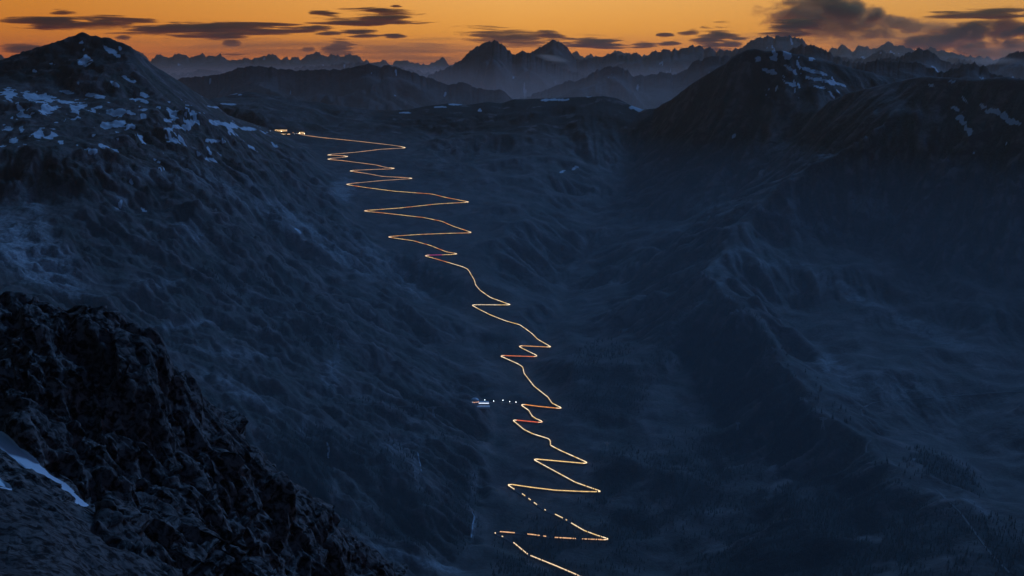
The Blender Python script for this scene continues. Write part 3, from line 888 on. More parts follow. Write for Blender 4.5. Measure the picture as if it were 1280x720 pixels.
Pw = np.stack([Pw[..., 0] + .35 * Pw[..., 2], Pw[..., 1] + .25 * Pw[..., 0], Pw[..., 2] * .48 - .2 * Pw[..., 0]], -1)
disp = blocks3(Pw, 26.0, 1, 1.1, 1.3) * .62 + blocks3(Pw, 11.0, 2, 1.1, 1.4) * .72 + blocks3(Pw, 4.5, 3, 1.0, 1.5) * .42
disp -= disp.mean()
disp = disp * eg * scr * rockf + rockf * fbm(fX / 5, fY / 5, 3, 95, .6) * .35
Pf = Pf + Nf * disp[..., None]
fX, fY, fZ = Pf[..., 0], Pf[..., 1], Pf[..., 2]
fcov = (fs, np.clip(0.5 * smooth(-.1, .5, fbm(fX / 45, fY / 45, 4, 99)) + 0.5 * (1 - scr), 0, 1), fX * 0, np.clip(0.2 + 0 * fX, 0, 1))
struct(grid_mesh('rocky_ridge', fX, fY, fZ.astype(np.float32), M_CRAG, fcov, smooth_=False))

# ------------------------------------------------------------------ haze: one closed box of thin even air
def box_mesh(name, x0, x1, y0, y1, z0, z1):
    me = bpy.data.meshes.new(name)
    v = [(x, y, z) for z in (z0, z1) for y in (y0, y1) for x in (x0, x1)]
    f = [(0, 2, 3, 1), (4, 5, 7, 6), (0, 1, 5, 4), (2, 6, 7, 3), (0, 4, 6, 2), (1, 3, 7, 5)]
    me.from_pydata(v, [], f)
    return me


hm = bpy.data.materials.new('haze_air'); hm.use_nodes = True
hn, hl = hm.node_tree.nodes, hm.node_tree.links
hn.clear()
ho = hn.new('ShaderNodeOutputMaterial'); hv = hn.new('ShaderNodeVolumePrincipled')
hv.inputs['Color'].default_value = (1.0, 0.66, 0.44, 1)
hv.inputs['Density'].default_value = 1.2e-5
hv.inputs['Anisotropy'].default_value = 0.4
hl.new(hv.outputs[0], ho.inputs['Volume'])
haze = link('haze', box_mesh('haze', -41000, 41000, -7000, 59000, CZ - 1622, CZ + 960), hm)
tag(haze, kind='stuff')

mm_ = hm.copy(); mm_.name = 'mist_air'
mv_ = [n for n in mm_.node_tree.nodes if n.type == 'PRINCIPLED_VOLUME'][0]
mg_ = mm_.node_tree.nodes.new('ShaderNodeNewGeometry'); ms_ = mm_.node_tree.nodes.new('ShaderNodeSeparateXYZ'); mr_ = mm_.node_tree.nodes.new('ShaderNodeMapRange')
mr_.interpolation_type = 'SMOOTHSTEP'
mm_.node_tree.links.new(mg_.outputs['Position'], ms_.inputs[0]); mm_.node_tree.links.new(ms_.outputs['Z'], mr_.inputs[0])
mr_.inputs[1].default_value = CZ + 130; mr_.inputs[2].default_value = CZ - 750; mr_.inputs[3].default_value = 0.0; mr_.inputs[4].default_value = 4.0e-4
mm_.node_tree.links.new(mr_.outputs[0], mv_.inputs['Density'])
mv_.inputs['Color'].default_value = (0.92, 0.68, 0.60, 1)
tag(link('valley_mist', box_mesh('valley_mist', -22000, 22000, 10900, 40000, CZ - 1610, CZ + 155), mm_), kind='stuff')

m2_ = mm_.copy(); m2_.name = 'valley_air'
for n in list(m2_.node_tree.nodes):
    if n.type == 'MAP_RANGE':
        n.inputs[1].default_value = CZ - 1500; n.inputs[2].default_value = CZ - 430; n.inputs[3].default_value = 0.0; n.inputs[4].default_value = 1.0
        n.interpolation_type = 'LINEAR'
        cr = m2_.node_tree.nodes.new('ShaderNodeValToRGB')
        for p_, c_ in ((0.0, .25), (.30, .45), (.62, 1.0), (1.0, 0.0)):
            e_ = cr.color_ramp.elements.new(p_); e_.color = (c_, c_, c_, 1)
        cr.color_ramp.elements.remove(cr.color_ramp.elements[0]); cr.color_ramp.elements.remove(cr.color_ramp.elements[-1])
        mu = m2_.node_tree.nodes.new('ShaderNodeMath'); mu.operation = 'MULTIPLY'; mu.inputs[1].default_value = 5.0e-5
        m2_.node_tree.links.new(n.outputs[0], cr.inputs[0]); m2_.node_tree.links.new(cr.outputs[0], mu.inputs[0])
        m2v = [q for q in m2_.node_tree.nodes if q.type == 'PRINCIPLED_VOLUME'][0]
        m2_.node_tree.links.new(mu.outputs[0], m2v.inputs['Density'])
    if n.type == 'PRINCIPLED_VOLUME':
        n.inputs['Color'].default_value = (0.60, 0.86, 1.0, 1)
        n.inputs['Anisotropy'].default_value = 0.0
tag(link('valley_mist', box_mesh('valley_mist', -6000, 6000, 1350, 10850, CZ - 1612, CZ - 418), m2_), kind='stuff')

# ------------------------------------------------------------------ clouds beyond the haze, lit only by the sky
def cloud_mat(name, sx_, sz_, amp, off, soft, aniso):
    cm = bpy.data.materials.new(name); cm.use_nodes = True
    n_, l_ = cm.node_tree.nodes, cm.node_tree.links
    n_.clear()
    co_ = n_.new('ShaderNodeOutputMaterial'); cv = n_.new('ShaderNodeVolumePrincipled')
    ctc = n_.new('ShaderNodeTexCoord'); cgeo = n_.new('ShaderNodeNewGeometry'); coi = n_.new('ShaderNodeObjectInfo')

    def cmath(op, a, b):
        x = n_.new('ShaderNodeMath'); x.operation = op
        for i, q in enumerate((a, b)):
            if isinstance(q, (int, float)): x.inputs[i].default_value = q
            else: l_.new(q, x.inputs[i])
        return x.outputs[0]

    clen = n_.new('ShaderNodeVectorMath'); clen.operation = 'LENGTH'; l_.new(ctc.outputs['Object'], clen.inputs[0])
    cmap = n_.new('ShaderNodeMapping'); cmap.inputs['Scale'].default_value = (1 / sx_, 1 / sx_, 1 / sz_)
    l_.new(cgeo.outputs['Position'], cmap.inputs['Vector'])
    cns = n_.new('ShaderNodeTexNoise'); cns.inputs['Scale'].default_value = 1.0; cns.inputs['Detail'].default_value = 5; cns.inputs['Roughness'].default_value = 0.62
    cns.inputs['Distortion'].default_value = 0.4
    l_.new(cmap.outputs[0], cns.inputs['Vector'])
    shape = cmath('SUBTRACT', 1.0, clen.outputs['Value'])
    shape = cmath('ADD', shape, cmath('MULTIPLY', cmath('SUBTRACT', cns.outputs['Fac'], off), amp))
    shape = cmath('MINIMUM', shape, cmath('MULTIPLY', cmath('SUBTRACT', 1.0, clen.outputs['Value']), 3.0))
    shr = n_.new('ShaderNodeMapRange'); shr.interpolation_type = 'SMOOTHSTEP'
    l_.new(shape, shr.inputs[0]); shr.inputs[1].default_value = 0.0; shr.inputs[2].default_value = soft
    shr.inputs[3].default_value = 0.0; shr.inputs[4].default_value = 1.0
    l_.new(cmath('MULTIPLY', shr.outputs[0], cmath('MULTIPLY', coi.outputs['Alpha'], 0.0048)), cv.inputs['Density'])
    l_.new(coi.outputs['Color'], cv.inputs['Color'])
    cv.inputs['Anisotropy'].default_value = aniso
    l_.new(cv.outputs[0], co_.inputs['Volume'])
    return cm


CM_STREAK = cloud_mat('cloud_streak', 3000, 190, 3.4, 0.57, 0.45, 0.6)
CM_HEAP = cloud_mat('cloud_heap', 1000, 480, 2.6, 0.55, 0.5, 0.82)
CM_VEIL = cloud_mat('cloud_veil', 5000, 260, 2.6, 0.55, 1.1, 0.6)
cme = bpy.data.meshes.new('cloud')
bmx = bmesh.new(); bmesh.ops.create_icosphere(bmx, subdivisions=3, radius=1.0); bmx.to_mesh(cme); bmx.free()
cmes = {}
for kk, mm in (('s', CM_STREAK), ('h', CM_HEAP), ('v', CM_VEIL)):
    c2 = cme.copy(); c2.materials.append(mm); cmes[kk] = c2
DARK, MID, PALE = (0.60, 0.24, 0.04), (0.98, 0.66, 0.22), (1.0, 0.78, 0.42)
CLOUDS = [(79, 15, 15, 3, 0, .8, DARK), (76, 28, 80, 5.5, 0, 1, DARK), (151, 24, 38, 2.6, 3, .8, DARK), (255, 37, 120, 6.5, 1, 1, DARK), (300, 35, 80, 5.5, -3, 1, DARK), (393, 35, 24, 2.6, -2, .8, DARK), (154, 47, 8, 3, 0, .5, DARK), (25, 61, 40, 4, 0, .6, DARK),
          (410, 17, 20, 3, 4, .9, DARK), (477, 14, 44, 3.2, 2, 1, DARK), (469, 21.5, 50, 4, 3, 1, DARK), (455, 27, 72, 3.5, 0, 1, DARK), (495, 7.5, 7, 1.5, 0, .8, DARK), (410, 43, 17, 3.5, 0, .8, DARK), (452, 42, 24, 3.5, 2, .8, DARK),
          (492, 45, 14, 3, 0, .8, DARK), (387, 63, 10, 4, 0, .6, DARK), (424, 59, 20, 6, 0, .8, DARK), (290, 54, 10, 4, 0, .5, DARK), (292, 68, 18, 1.8, 0, .5, DARK),
          (340, 62, 260, 12, 0, .30, MID), (520, 67, 130, 15, 0, .35, MID), (640, 47, 66, 7, 6, .55, DARK), (690, 46, 18, 7, 10, .6, DARK), (744, 54, 38, 6.5, 3, 1, DARK), (832, 44, 10, 3.5, 0, .8, DARK),
          (805, 57, 20, 3.5, 0, .7, DARK), (838, 54, 14, 3.5, -6, .7, DARK), (863, 40, 14, 4, -6, .7, DARK), (893, 48, 27, 10, -16, .8, DARK), (917, 53, 18, 8, -20, .7, DARK),
          (1045, 28, 100, 20, 6, .85, MID), (1022, 8, 44, 18, 0, .9, MID), (1050, 10, 44, 16, 20, .9, MID), (990, 20, 34, 9, -15, .9, MID), (1092, 19, 14, 10, 0, .9, MID), (1072, 8, 9, 8, 0, .8, MID), (1118, 30, 34, 8, 8, .8, MID), (986, 38, 36, 9, -8, 1, DARK),
          (1120, 52, 190, 24, 0, .28, MID), (1190, 46, 78, 11, -14, .9, DARK), (1264, 40, 34, 17, 0, .9, DARK), (1165, 36, 60, 8, 4, .5, MID), (1230, 18, 74, 5, -3, .8, DARK), (1212, 61, 28, 8, 0, .8, DARK), (1245, 70, 60, 10, 0, .5, PALE), (1275, 60, 40, 9, 0, .4, PALE)]
for i, (u, v, ru, rv, an, dens, colr) in enumerate(CLOUDS):
    yk = 66.0 + (i * 7 % 5) * 3.2
    x, y, z = P(u, v, yk)
    kk = 'v' if dens <= .35 else ('h' if (rv >= 8 and colr is MID) or (u > 1180 and v > 30) else 's')
    o = bpy.data.objects.new('cloud', cmes[kk]); COL.objects.link(o)
    o.location = (x, y, z + CZ)
    pxm = yk * 1000 / F
    thick = 800 + ru * 9
    o.scale = (ru * pxm * (1.3 if kk == 's' else 1.2), thick, rv * pxm * (1.5 if kk != 's' else (2.1 if ru > 18 else 1.35)))
    o.rotation_euler = (0, R(an), 0)
    o.color = colr + (dens * (0.75 if (colr is MID and dens > .4) else 1.0) * 900 / thick,)
    struct(o)

# ------------------------------------------------------------------ the pass road, switchback by switchback
ROAD = [(366, 166.5), (372, 167.6), (380, 169.7), (401, 172.5), (445, 177), (489, 182), (504, 184.4), (507.5, 185.4), (500, 186), (476, 187.3), (445, 191), (412, 193.8), (409, 194.6), (425, 195.2), (435.6, 196.2), (432, 197), (412, 199), (409, 199.8), (429, 201.6), (470, 206.9), (482, 210), (494, 211.2), (488, 211.9),
        (460.6, 212.8), (440, 213.8), (437, 214.5), (456, 217.2), (478, 221.3), (501, 222.5), (514, 223.2), (516, 223.8), (510, 224.3), (476, 226.6), (436, 230.4), (432.5, 231.3), (456, 235.0), (493, 239.8), (540, 243.3), (557.5, 247.7), (583, 252.6), (586.4, 253.3), (580, 253.9), (548, 255.6), (498, 261.0), (460, 263.7),
        (454.5, 264.4), (460, 265.2), (479, 267), (530, 272.8), (552.5, 277.5), (566, 283.5), (588, 290.8), (590, 291.6), (584, 292), (560, 292.5), (522.5, 294), (490, 296.2), (485, 297), (490, 298), (516, 301.6), (537.5, 307.5), (557.5, 315.6), (570, 317.8), (572, 318.4), (568, 318.9), (550, 319.5), (534, 319.8), (531, 320.6),
        (545, 324.5), (562.5, 329.6), (579, 334.5), (585, 337.5), (593, 351), (594.5, 357), (600, 363.7), (613, 372.8), (635, 380.8), (638.5, 381.7), (634, 382.1), (592, 381.8), (589.7, 382.3), (598, 387), (613, 394.6), (632, 402), (650, 407), (657, 412), (665.4, 418.2), (672, 425), (687, 433.6), (689, 434.5), (684, 434.7),
        (652, 433.2), (648.6, 433.7), (652, 436), (670, 444.7), (672, 446.2), (668, 446.8), (628, 445.4), (625, 445.9), (630, 448), (648, 456), (653.6, 460), (655, 467.5), (667.5, 483.7), (685, 497.5), (690, 505), (700, 510), (702.5, 511.2), (698, 511.5), (672.5, 509.0), (654, 506.5), (651, 507), (655, 510), (661, 514), (665, 521),
        (670, 524.5), (677, 527.4), (678.7, 528.7), (674, 529.1), (645, 526.2), (641, 526.4), (646, 530.5), (655, 538), (666, 543.4), (686, 549.6), (688, 552.5), (688, 557.7), (700, 564), (732, 578.3), (734.3, 579.8), (730, 580.4), (700, 577.7), (670, 575), (667, 575.4), (675, 580), (697, 592), (719, 604), (748, 614.3), (751, 615.5),
        (747, 616), (728, 615.6), (694, 614), (665, 610.5), (639, 606.7), (634.5, 607.2), (644, 613.5), (654, 619.2), (662, 625.2), (671, 631.9), (682, 639), (694, 644), (707.4, 650.8), (713, 654.4), (730, 664.4), (745, 670), (757, 673.8), (760.6, 675.1), (756, 676), (726, 674.9), (692, 673), (665, 669.4), (640, 667), (625, 665.8),
        (618, 667.2), (626, 671), (634, 674.5), (642, 679.5), (651, 687), (660.5, 694.7), (694, 708.2), (721, 719.8), (745, 731), (770, 748)]


def lay_on_ground(pts, step=2.0, raise_=0.0, sm=2):
    """dense world polyline that follows the terrain under the given sight points"""
    dense = []
    for a, b in zip(pts[:-1], pts[1:]):
        n = max(1, int(math.hypot(b[0] - a[0], (b[1] - a[1]) * 1.6) / step))
        for i in range(n):
            dense.append((a[0] + (b[0] - a[0]) * i / n, a[1] + (b[1] - a[1]) * i / n))
    dense.append(pts[-1])
    w = np.array([hit(u, v) for u, v in dense])
    y = w[:, 1].copy()
    for i in range(len(y)):                      # drop stray hits on small humps in front
        lo, hi = max(0, i - 5), min(len(y), i + 6)
        y[i] = np.median(w[lo:hi, 1])
    far = np.abs(y - w[:, 1]) > 70
    w[far] = w[far] * (y[far] / w[far, 1])[:, None]
    for _ in range(sm):
        w[1:-1] = 0.25 * w[:-2] + 0.5 * w[1:-1] + 0.25 * w[2:]
    g = np.array([ground(x, yy) for x, yy, _ in w])
    for _ in range(2):
        g[1:-1] = 0.25 * g[:-2] + 0.5 * g[1:-1] + 0.25 * g[2:]
    w[:, 2] = g + raise_
    return dense, w


def ribbon(name, w, half, material, shoulder=6.0, depth=5.0):
    """a road bed with sloping shoulders along the points"""
    t = np.gradient(w, axis=0)[:, :2]
    t /= np.linalg.norm(t, axis=1)[:, None] + 1e-9
    nrm = np.stack([-t[:, 1], t[:, 0], 0 * t[:, 0]], 1)
    rows = [w + nrm * (half + shoulder) - [0, 0, depth], w + nrm * half, w - nrm * half, w - nrm * (half + shoulder) - [0, 0, depth]]
    co = np.stack(rows, 1).reshape(-1, 3)
    co[:, 2] += CZ
    f = []
    for i in range(len(w) - 1):
        for k_ in range(3):
            a = i * 4 + k_
            f.append((a, a + 1, a + 5, a + 4))
    me = bpy.data.meshes.new(name); me.from_pydata(co.tolist(), [], f)
    return link(name, me, material)


def tube(pts, r, sides=6, cols=None, name='light_streak', taper=True):
    pts = np.array(pts)
    t = np.gradient(pts, axis=0); t /= np.linalg.norm(t, axis=1)[:, None] + 1e-9
    up = np.array([0, 0, 1.0])
    s_ = np.cross(t, up); s_ /= np.linalg.norm(s_, axis=1)[:, None] + 1e-9
    n2_ = np.cross(s_, t)
    co, f = [], []
    m = len(pts)
    rr = np.full(m, r) if np.isscalar(r) else np.array(r)
    if taper:
        rr = rr.copy(); rr[0] *= .35; rr[-1] *= .35
    for i in range(m):
        for k_ in range(sides):
            a = 2 * math.pi * k_ / sides
            co.append(pts[i] + rr[i] * (math.cos(a) * s_[i] + math.sin(a) * n2_[i]) + [0, 0, CZ])
    for i in range(m - 1):
        for k_ in range(sides):
            a, b = i * sides + k_, i * sides + (k_ + 1) % sides
            f.append((a, b, b + sides, a + sides))
    f.append(tuple(range(sides))[::-1]); f.append(tuple((m - 1) * sides + k_ for k_ in range(sides)))
    me = bpy.data.meshes.new(name); me.from_pydata([tuple(c) for c in co], [], f)
    if cols is not None:
        at = me.attributes.new('glow', 'FLOAT_COLOR', 'POINT')
        at.data.foreach_set('color', np.repeat(np.array(cols, np.float32), sides, 0).ravel())
    return me


M_ASPHALT = plain('asphalt', (0.05, 0.05, 0.055), 0.85, scale=0.2)
M_GRAVEL = plain('gravel_track', (0.15, 0.145, 0.14), 0.95, scale=0.3)
dense, W = lay_on_ground(ROAD, 1.6, 1.2, 1)
struct(ribbon('road', W, 4.5, M_ASPHALT))

m_, gn, gl_, gb = mat('headlight_glow')
ga = gn.new('ShaderNodeAttribute'); ga.attribute_name = 'glow'
gl_.new(ga.outputs['Color'], gb.inputs['Emission Color'])
gb.inputs['Emission Strength'].default_value = 1.0
gb.inputs['Base Color'].default_value = (0.02, 0.02, 0.02, 1)
m_.cycles.emission_sampling = 'NONE'
M_GLOW = m_

WHITE, GOLD, ORANGE, RED, DIM, MAG = np.array((1.5, 1.15, .72)), np.array((1.25, .80, .30)), np.array((1.05, .36, .07)), np.array((1.1, .17, .05)), np.array((.72, .42, .24)), np.array((.65, .06, .25))


def glow_col(u, v, leftward, hp):
    n = float(perlin(np.array([u / 13.0]), np.array([v / 3.0]), 7)[0])
    n3 = float(perlin(np.array([u / 5.0 + 40]), np.array([v / 2.0]), 9)[0])
    if v < 232: c = DIM * (1.0 + .5 * n) + (ORANGE - DIM) * max(0, min(1, .3 + n * 1.5)) * .5
    elif v < 330: c = GOLD * (0.85 + .3 * n3) + (ORANGE - GOLD) * max(0, min(1, n * 2.2 + .25))
    else: c = WHITE * (0.9 + .25 * n3) + (GOLD - WHITE) * max(0, min(1, n * 2 + .3))
    if leftward:
        if 432 < v < 437: c = ORANGE * .7 + GOLD * .3
        if 444 < v < 449: c = RED * .6 + ORANGE * .4
        if 505.5 < v < 512 and u > 655: c = ORANGE * 1.1
        if 525.5 < v < 530 and u > 645: c = RED
        if 570 < v < 581: c = GOLD * 1.05
        if 606 < v < 617: c = GOLD
        if 664 < v < 677: c = ORANGE * .6 + WHITE * .35
        if 319 < v < 320.4 and u < 552: c = MAG
    if v > 677: c = WHITE * .75 + ORANGE * .2
    if hp: c = c * .5 + WHITE * .75
    c = c * (1 + .5 * float(perlin(np.array([u / 3.1]), np.array([v / 1.3]), 13)[0]))
    return np.clip(c, 0, 3)


# which stretches are hidden by galleries and trees in the lower bends
GAPS = [(644, 652, 612, 620, 1), (656.5, 660, 618, 626, 1), (664, 667.5, 624, 631, 1), (671.5, 680.5, 630, 640, 1), (683, 693, 637, 645, 1), (704, 706.5, 647, 651, 1), (709, 713, 650, 656, 1), (720.5, 726, 672, 676, -1), (683, 692, 671, 674, -1), (675, 678, 668, 674, -1),
        (645, 657, 665, 670, -1), (618.5, 624, 664, 667, -1), (620, 626, 667, 672, 1), (629, 641.5, 671, 680, 1), (660.5, 662.5, 693, 697, 1)]
du = np.gradient(np.array([d[0] for d in dense]))
vis, hair = [], []
for i, (u, v) in enumerate(dense):
    lr = 1 if du[i] > 0 else -1
    vis.append(not any(g[0] <= u <= g[1] and g[2] <= v <= g[3] and g[4] == lr for g in GAPS))
    hair.append(i > 2 and i < len(dense) - 3 and du[max(0, i - 3)] * du[min(len(du) - 1, i + 3)] < 0)
root = bpy.data.objects.new('light_trail', None); COL.objects.link(root)
root.location = (W[0][0], W[0][1], W[0][2] + CZ)
tag(root, 'long glowing gold and orange headlight trail zigzagging down the hairpin road', 'light trail')
bpy.context.view_layer.update()
seg, start = [], None
i0 = 0
cols_all = [glow_col(u, v, du[i] < 0, hair[i]) for i, (u, v) in enumerate(dense)]
cuts = []
for i in range(1, len(dense)):
    turn = (du[i] > 0) != (du[i - 1] > 0)
    if vis[i] != vis[i - 1] or (turn and i - i0 > 12) or i == len(dense) - 1:
        if vis[i - 1] and i - i0 >= 1:
            cuts.append((i0, min(i, len(dense) - 1)))
        i0 = i
for a, b in cuts:
    if b - a < 1:
        continue
    idx = list(range(a, b + 1)) if vis[min(b, len(vis) - 1)] else list(range(a, b))
    if len(idx) < 2:
        idx = [a, a + 1]
    pts = W[idx] + [0, 0, 2.6]
    rad = 1.35 + 0.3 * np.clip((6500 - pts[:, 1]) / 2500, -0.2, 0.4)
    c4 = [tuple(cols_all[k_]) + (1.0,) for k_ in idx]
    me = tube(pts, rad, 6, c4, taper=False)
    o = link('light_streak', me, M_GLOW, root)
    o.matrix_parent_inverse = root.matrix_world.inverted()

# dirt tracks
for pts in ([(1300, 488), (1240, 491), (1175, 496.5), (1118, 500.5), (1090, 503.5), (1078, 508), (1075, 514), (1080, 521), (1090, 530), (1097, 538), (1099, 546)],
            [(1088, 550), (1083, 556), (1083, 566)], [(1170, 612), (1200, 640), (1238, 692), (1262, 716)], [(420, 503), (470, 506), (520, 508), (560, 508), (590, 507)],
            [(597, 502.5), (617, 503.0), (629, 503.2), (645, 505.0), (652, 507.0)]):
    _, w2 = lay_on_ground(pts, 3.0, 0.8)
    struct(ribbon('track', w2, 1.3 if pts[0][0] < 430 else 2.8, M_GRAVEL, 2.5, 3.0))

# ------------------------------------------------------------------ buildings
M_WALL = plain('rendered_wall', (0.42, 0.42, 0.44), 0.85, scale=0.2)
M_STONEW = plain('stone_wall', (0.24, 0.24, 0.25), 0.9, scale=0.4)
M_ROOF = plain('slate_roof', (0.10, 0.10, 0.11), 0.6, scale=0.5)
M_METALROOF = plain('metal_dome', (0.72, 0.76, 0.82), 0.5, 0.0, scale=0.3)
M_CONC = plain('pale_concrete', (0.42, 0.45, 0.50), 0.8, scale=0.1)
M_CATCHDECK = plain('pale_catch_deck', (0.70, 0.72, 0.76), 0.7, scale=0.1)
M_WIN = plain('lit_window', (0.8, 0.7, 0.5), 0.5, 0, (1.0, 0.62, 0.28), 3.2)
M_WINW = plain('cool_lit_window', (0.8, 0.8, 0.8), 0.5, 0, (0.75, 0.85, 1.0), 2.0)
M_WINR = plain('warm_lit_window', (0.8, 0.7, 0.5), 0.5, 0, (1.0, 0.50, 0.32), 1.3)
M_DOOR = plain('wooden_door', (0.10, 0.06, 0.04), 0.7)
M_STEEL = plain('galvanised_steel', (0.42, 0.44, 0.48), 0.5, 0.3)
M_LAMP = plain('lamp_glow', (1, 1, 1), 0.5, 0, (0.85, 0.92, 1.0), 11.0)
M_LAMPW = plain('warm_lamp_glow', (1, 1, 1), 0.5, 0, (1.0, 0.72, 0.42), 60.0)


class MB:
    def __init__(s): s.v, s.f = [], []

    def box(s, x0, x1, y0, y1, z0, z1):
        b = len(s.v)
        s.v += [(x, y, z) for z in (z0, z1) for y in (y0, y1) for x in (x0, x1)]
        s.f += [tuple(b + i for i in q) for q in ((0, 2, 3, 1), (4, 5, 7, 6), (0, 1, 5, 4), (2, 6, 7, 3), (0, 4, 6, 2), (1, 3, 7, 5))]
        return s

    def bar(s, a, c, w):
        a, c = Vector(a), Vector(c)
        d = (c - a).normalized(); x = d.cross(Vector((0.3, 0.9, 0.31))).normalized() * w / 2; y = d.cross(x).normalized() * w / 2
        b = len(s.v)
        for p in (a, c):
            s.v += [tuple(p + x + y), tuple(p + x - y), tuple(p - x - y), tuple(p - x + y)]
        s.f += [(b, b + 1, b + 5, b + 4), (b + 1, b + 2, b + 6, b + 5), (b + 2, b + 3, b + 7, b + 6), (b + 3, b, b + 4, b + 7), (b + 3, b + 2, b + 1, b), (b + 4, b + 5, b + 6, b + 7)]
        return s

    def gable(s, x0, x1, y0, y1, z, h, over=1.0, t=0.5):
        b = len(s.v)
        ym = (y0 + y1) / 2
        prof = [(y0 - over, z - .3), (ym, z + h), (y1 + over, z - .3), (y1 + over, z - .3 + t), (ym, z + h + t), (y0 - over, z - .3 + t)]
        for x in (x0 - over, x1 + over):
            s.v += [(x, p[0], p[1]) for p in prof]
        s.f += [tuple(b + (i) for i in (5, 4, 3, 2, 1, 0)), tuple(b + 6 + i for i in range(6))]
        for i in range(6):
            j = (i + 1) % 6
            s.f.append((b + i, b + j, b + 6 + j, b + 6 + i))
        return s

    def gable_wall(s, x0, x1, y0, y1, z0, z1, h):
        b = len(s.v)
        ym = (y0 + y1) / 2
        prof = [(y0, z0), (y1, z0), (y1, z1), (ym, z1 + h - .35), (y0, z1)]
        for x in (x0, x1):
            s.v += [(x, p[0], p[1]) for p in prof]
        s.f += [tuple(b + i for i in (4, 3, 2, 1, 0)), tuple(b + 5 + i for i in range(5))]
        for i in range(5):
            j = (i + 1) % 5
            s.f.append((b + i, b + j, b + 5 + j, b + 5 + i))
        return s

    def lathe(s, prof, n=20, cx=0, cy=0):
        b = len(s.v)
        for r_, z in prof:
            for k_ in range(n):
                a = 2 * math.pi * k_ / n
                s.v.append((cx + r_ * math.cos(a), cy + r_ * math.sin(a), z))
        for i in range(len(prof) - 1):
            for k_ in range(n):
                a, c = b + i * n + k_, b + i * n + (k_ + 1) % n
                s.f.append((a, c, c + n, a + n))
        s.f.append(tuple(b + k_ for k_ in range(n))[::-1]); s.f.append(tuple(b + (len(prof) - 1) * n + k_ for k_ in range(n)))
        return s

    def build(s, name, material, parent=None):
        me = bpy.data.meshes.new(name); me.from_pydata(s.v, [], s.f); me.update()
        return link(name, me, material, parent)


def empty(name, u, v, label, cat, group=None, rz=0.0, sink=0.0):
    x, y, z = hit(u, v)
    o = bpy.data.objects.new(name, None); COL.objects.link(o)
    o.location = (x, y, z + CZ - sink); o.rotation_euler = (0, 0, rz)
    return tag(o, label, cat, group)


def house(u, v, L_, D, H, rh, label, rz=0.0, winmat=None, lit=0.8, storeys=2, cat='building', wall=None):
    t = empty('mountain_house', u, v, label, cat, None, rz, 1.0)
    wl_ = MB().gable_wall(-L_ / 2, L_ / 2, -D / 2, D / 2, -6, H, rh).build('wall', wall or M_WALL, t)
    rf = MB().gable(-L_ / 2, L_ / 2, -D / 2, D / 2, H, rh).build('roof', M_ROOF, t)
    MB().box(L_ * .2, L_ * .2 + 1.6, -.8, .8, H + rh * .5, H + rh + 2.2).build('chimney', M_STONEW, rf)
    MB().box(-1.1, 1.1, -D / 2 - .12, -D / 2 + .3, 0, 2.6).build('door', M_DOOR, t)
    nwin = max(2, int(L_ / 4.6)); sh = (H - 1) / storeys
    wme = bpy.data.meshes.new('window'); b_ = MB().box(-1.1, 1.1, -.15, .15, 0, 1.7); wme.from_pydata(b_.v, [], b_.f); wme.materials.append(winmat or M_WIN)
    dme = bpy.data.meshes.new('window'); dme.from_pydata(b_.v, [], b_.f); dme.materials.append(M_DARKGLASS)
    for s_ in range(storeys):
        for k_ in range(nwin):
            x = -L_ / 2 + L_ * (k_ + .5) / nwin
            if s_ == 0 and abs(x) < 2.4: continue
            w = bpy.data.objects.new('window', wme if random.random() < lit else dme); COL.objects.link(w)
            w.parent = t; w.location = (x, -D / 2 - .1, 1.2 + s_ * sh)
    return t


M_DARKGLASS = plain('dark_glass', (0.03, 0.035, 0.045), 0.15)
house(351, 164.0, 82, 18, 13, 7, 'long lit hotel on the pass, the upper one at the end of the road', 0.05, None, .95, 3)
house(337, 163.6, 14, 10, 6, 4, 'smallest pale house on the pass, left of the long hotel', -.1, M_WINW, .7, 1)
house(357, 168.2, 66, 14, 8, 5, 'low lit building on the pass below the long hotel', 0.1, None, .75, 2)
house(369.5, 167.5, 18, 12, 8, 5, 'dark gabled house with two lit windows between hotel and road end', -.15, M_WINW, .5, 2, wall=M_STONEW)
house(377, 167.2, 34, 16, 14, 7, 'tall brightly lit house where the road reaches the pass', .2, None, 1.0, 3)

# round-roofed building and terrace by the valley stream
t = empty('round_house', 593.5, 502.5, 'round blue-domed building beside the lit terrace in the valley', 'building', None, 0, 1.0)
MB().lathe([(15.5, -8), (15.5, 7.0)], 28).build('wall', M_CONC, t)
dm_ = MB().lathe([(17.0, 7.02), (16.4, 9.5), (14.2, 12.5), (10.5, 15.2), (5.5, 17.0), (0.6, 17.6)], 28).build('roof', M_METALROOF, t)
MB().lathe([(1.4, 17.3), (1.4, 19.2), (0.2, 20.4)], 10).build('vent', M_STEEL, dm_)
for k_ in range(9):
    a = math.pi * (1.08 + .84 * k_ / 8)
    w = MB().box(-1.5, 1.5, -.2, .2, 1.6, 4.4).build('window', M_WINR if k_ in (3, 4, 5, 6, 7, 8) else M_WINW, t)
    w.location = (15.5 * math.cos(a), 15.5 * math.sin(a), 0); w.rotation_euler = (0, 0, a + math.pi / 2)
t = empty('terrace_building', 602.3, 505.0, 'long low terrace building with a lit upper edge beside the round house', 'building', None, -.03, 1.0)
MB().box(-42, 26, -10, 12, -10, 9.0).build('wall', M_CONC, t)
MB().box(-43, 27, -11, 13, 9.004, 10.0).build('roof', M_METALROOF, t)
for k_ in range(12):
    w = MB().box(-1.9, 1.9, -.2, .2, 5.4, 7.9).build('window', M_WINW, t); w.location = (-18 + k_ * 4.0 - .0, -10.1, 0)
MB().box(-36, -18, -16, -10.05, -8, 3.0).build('annex', M_CONC, t)
MB().box(8, 30, -16, -10.05, -8, 1.5).build('annex', M_STONEW, t)
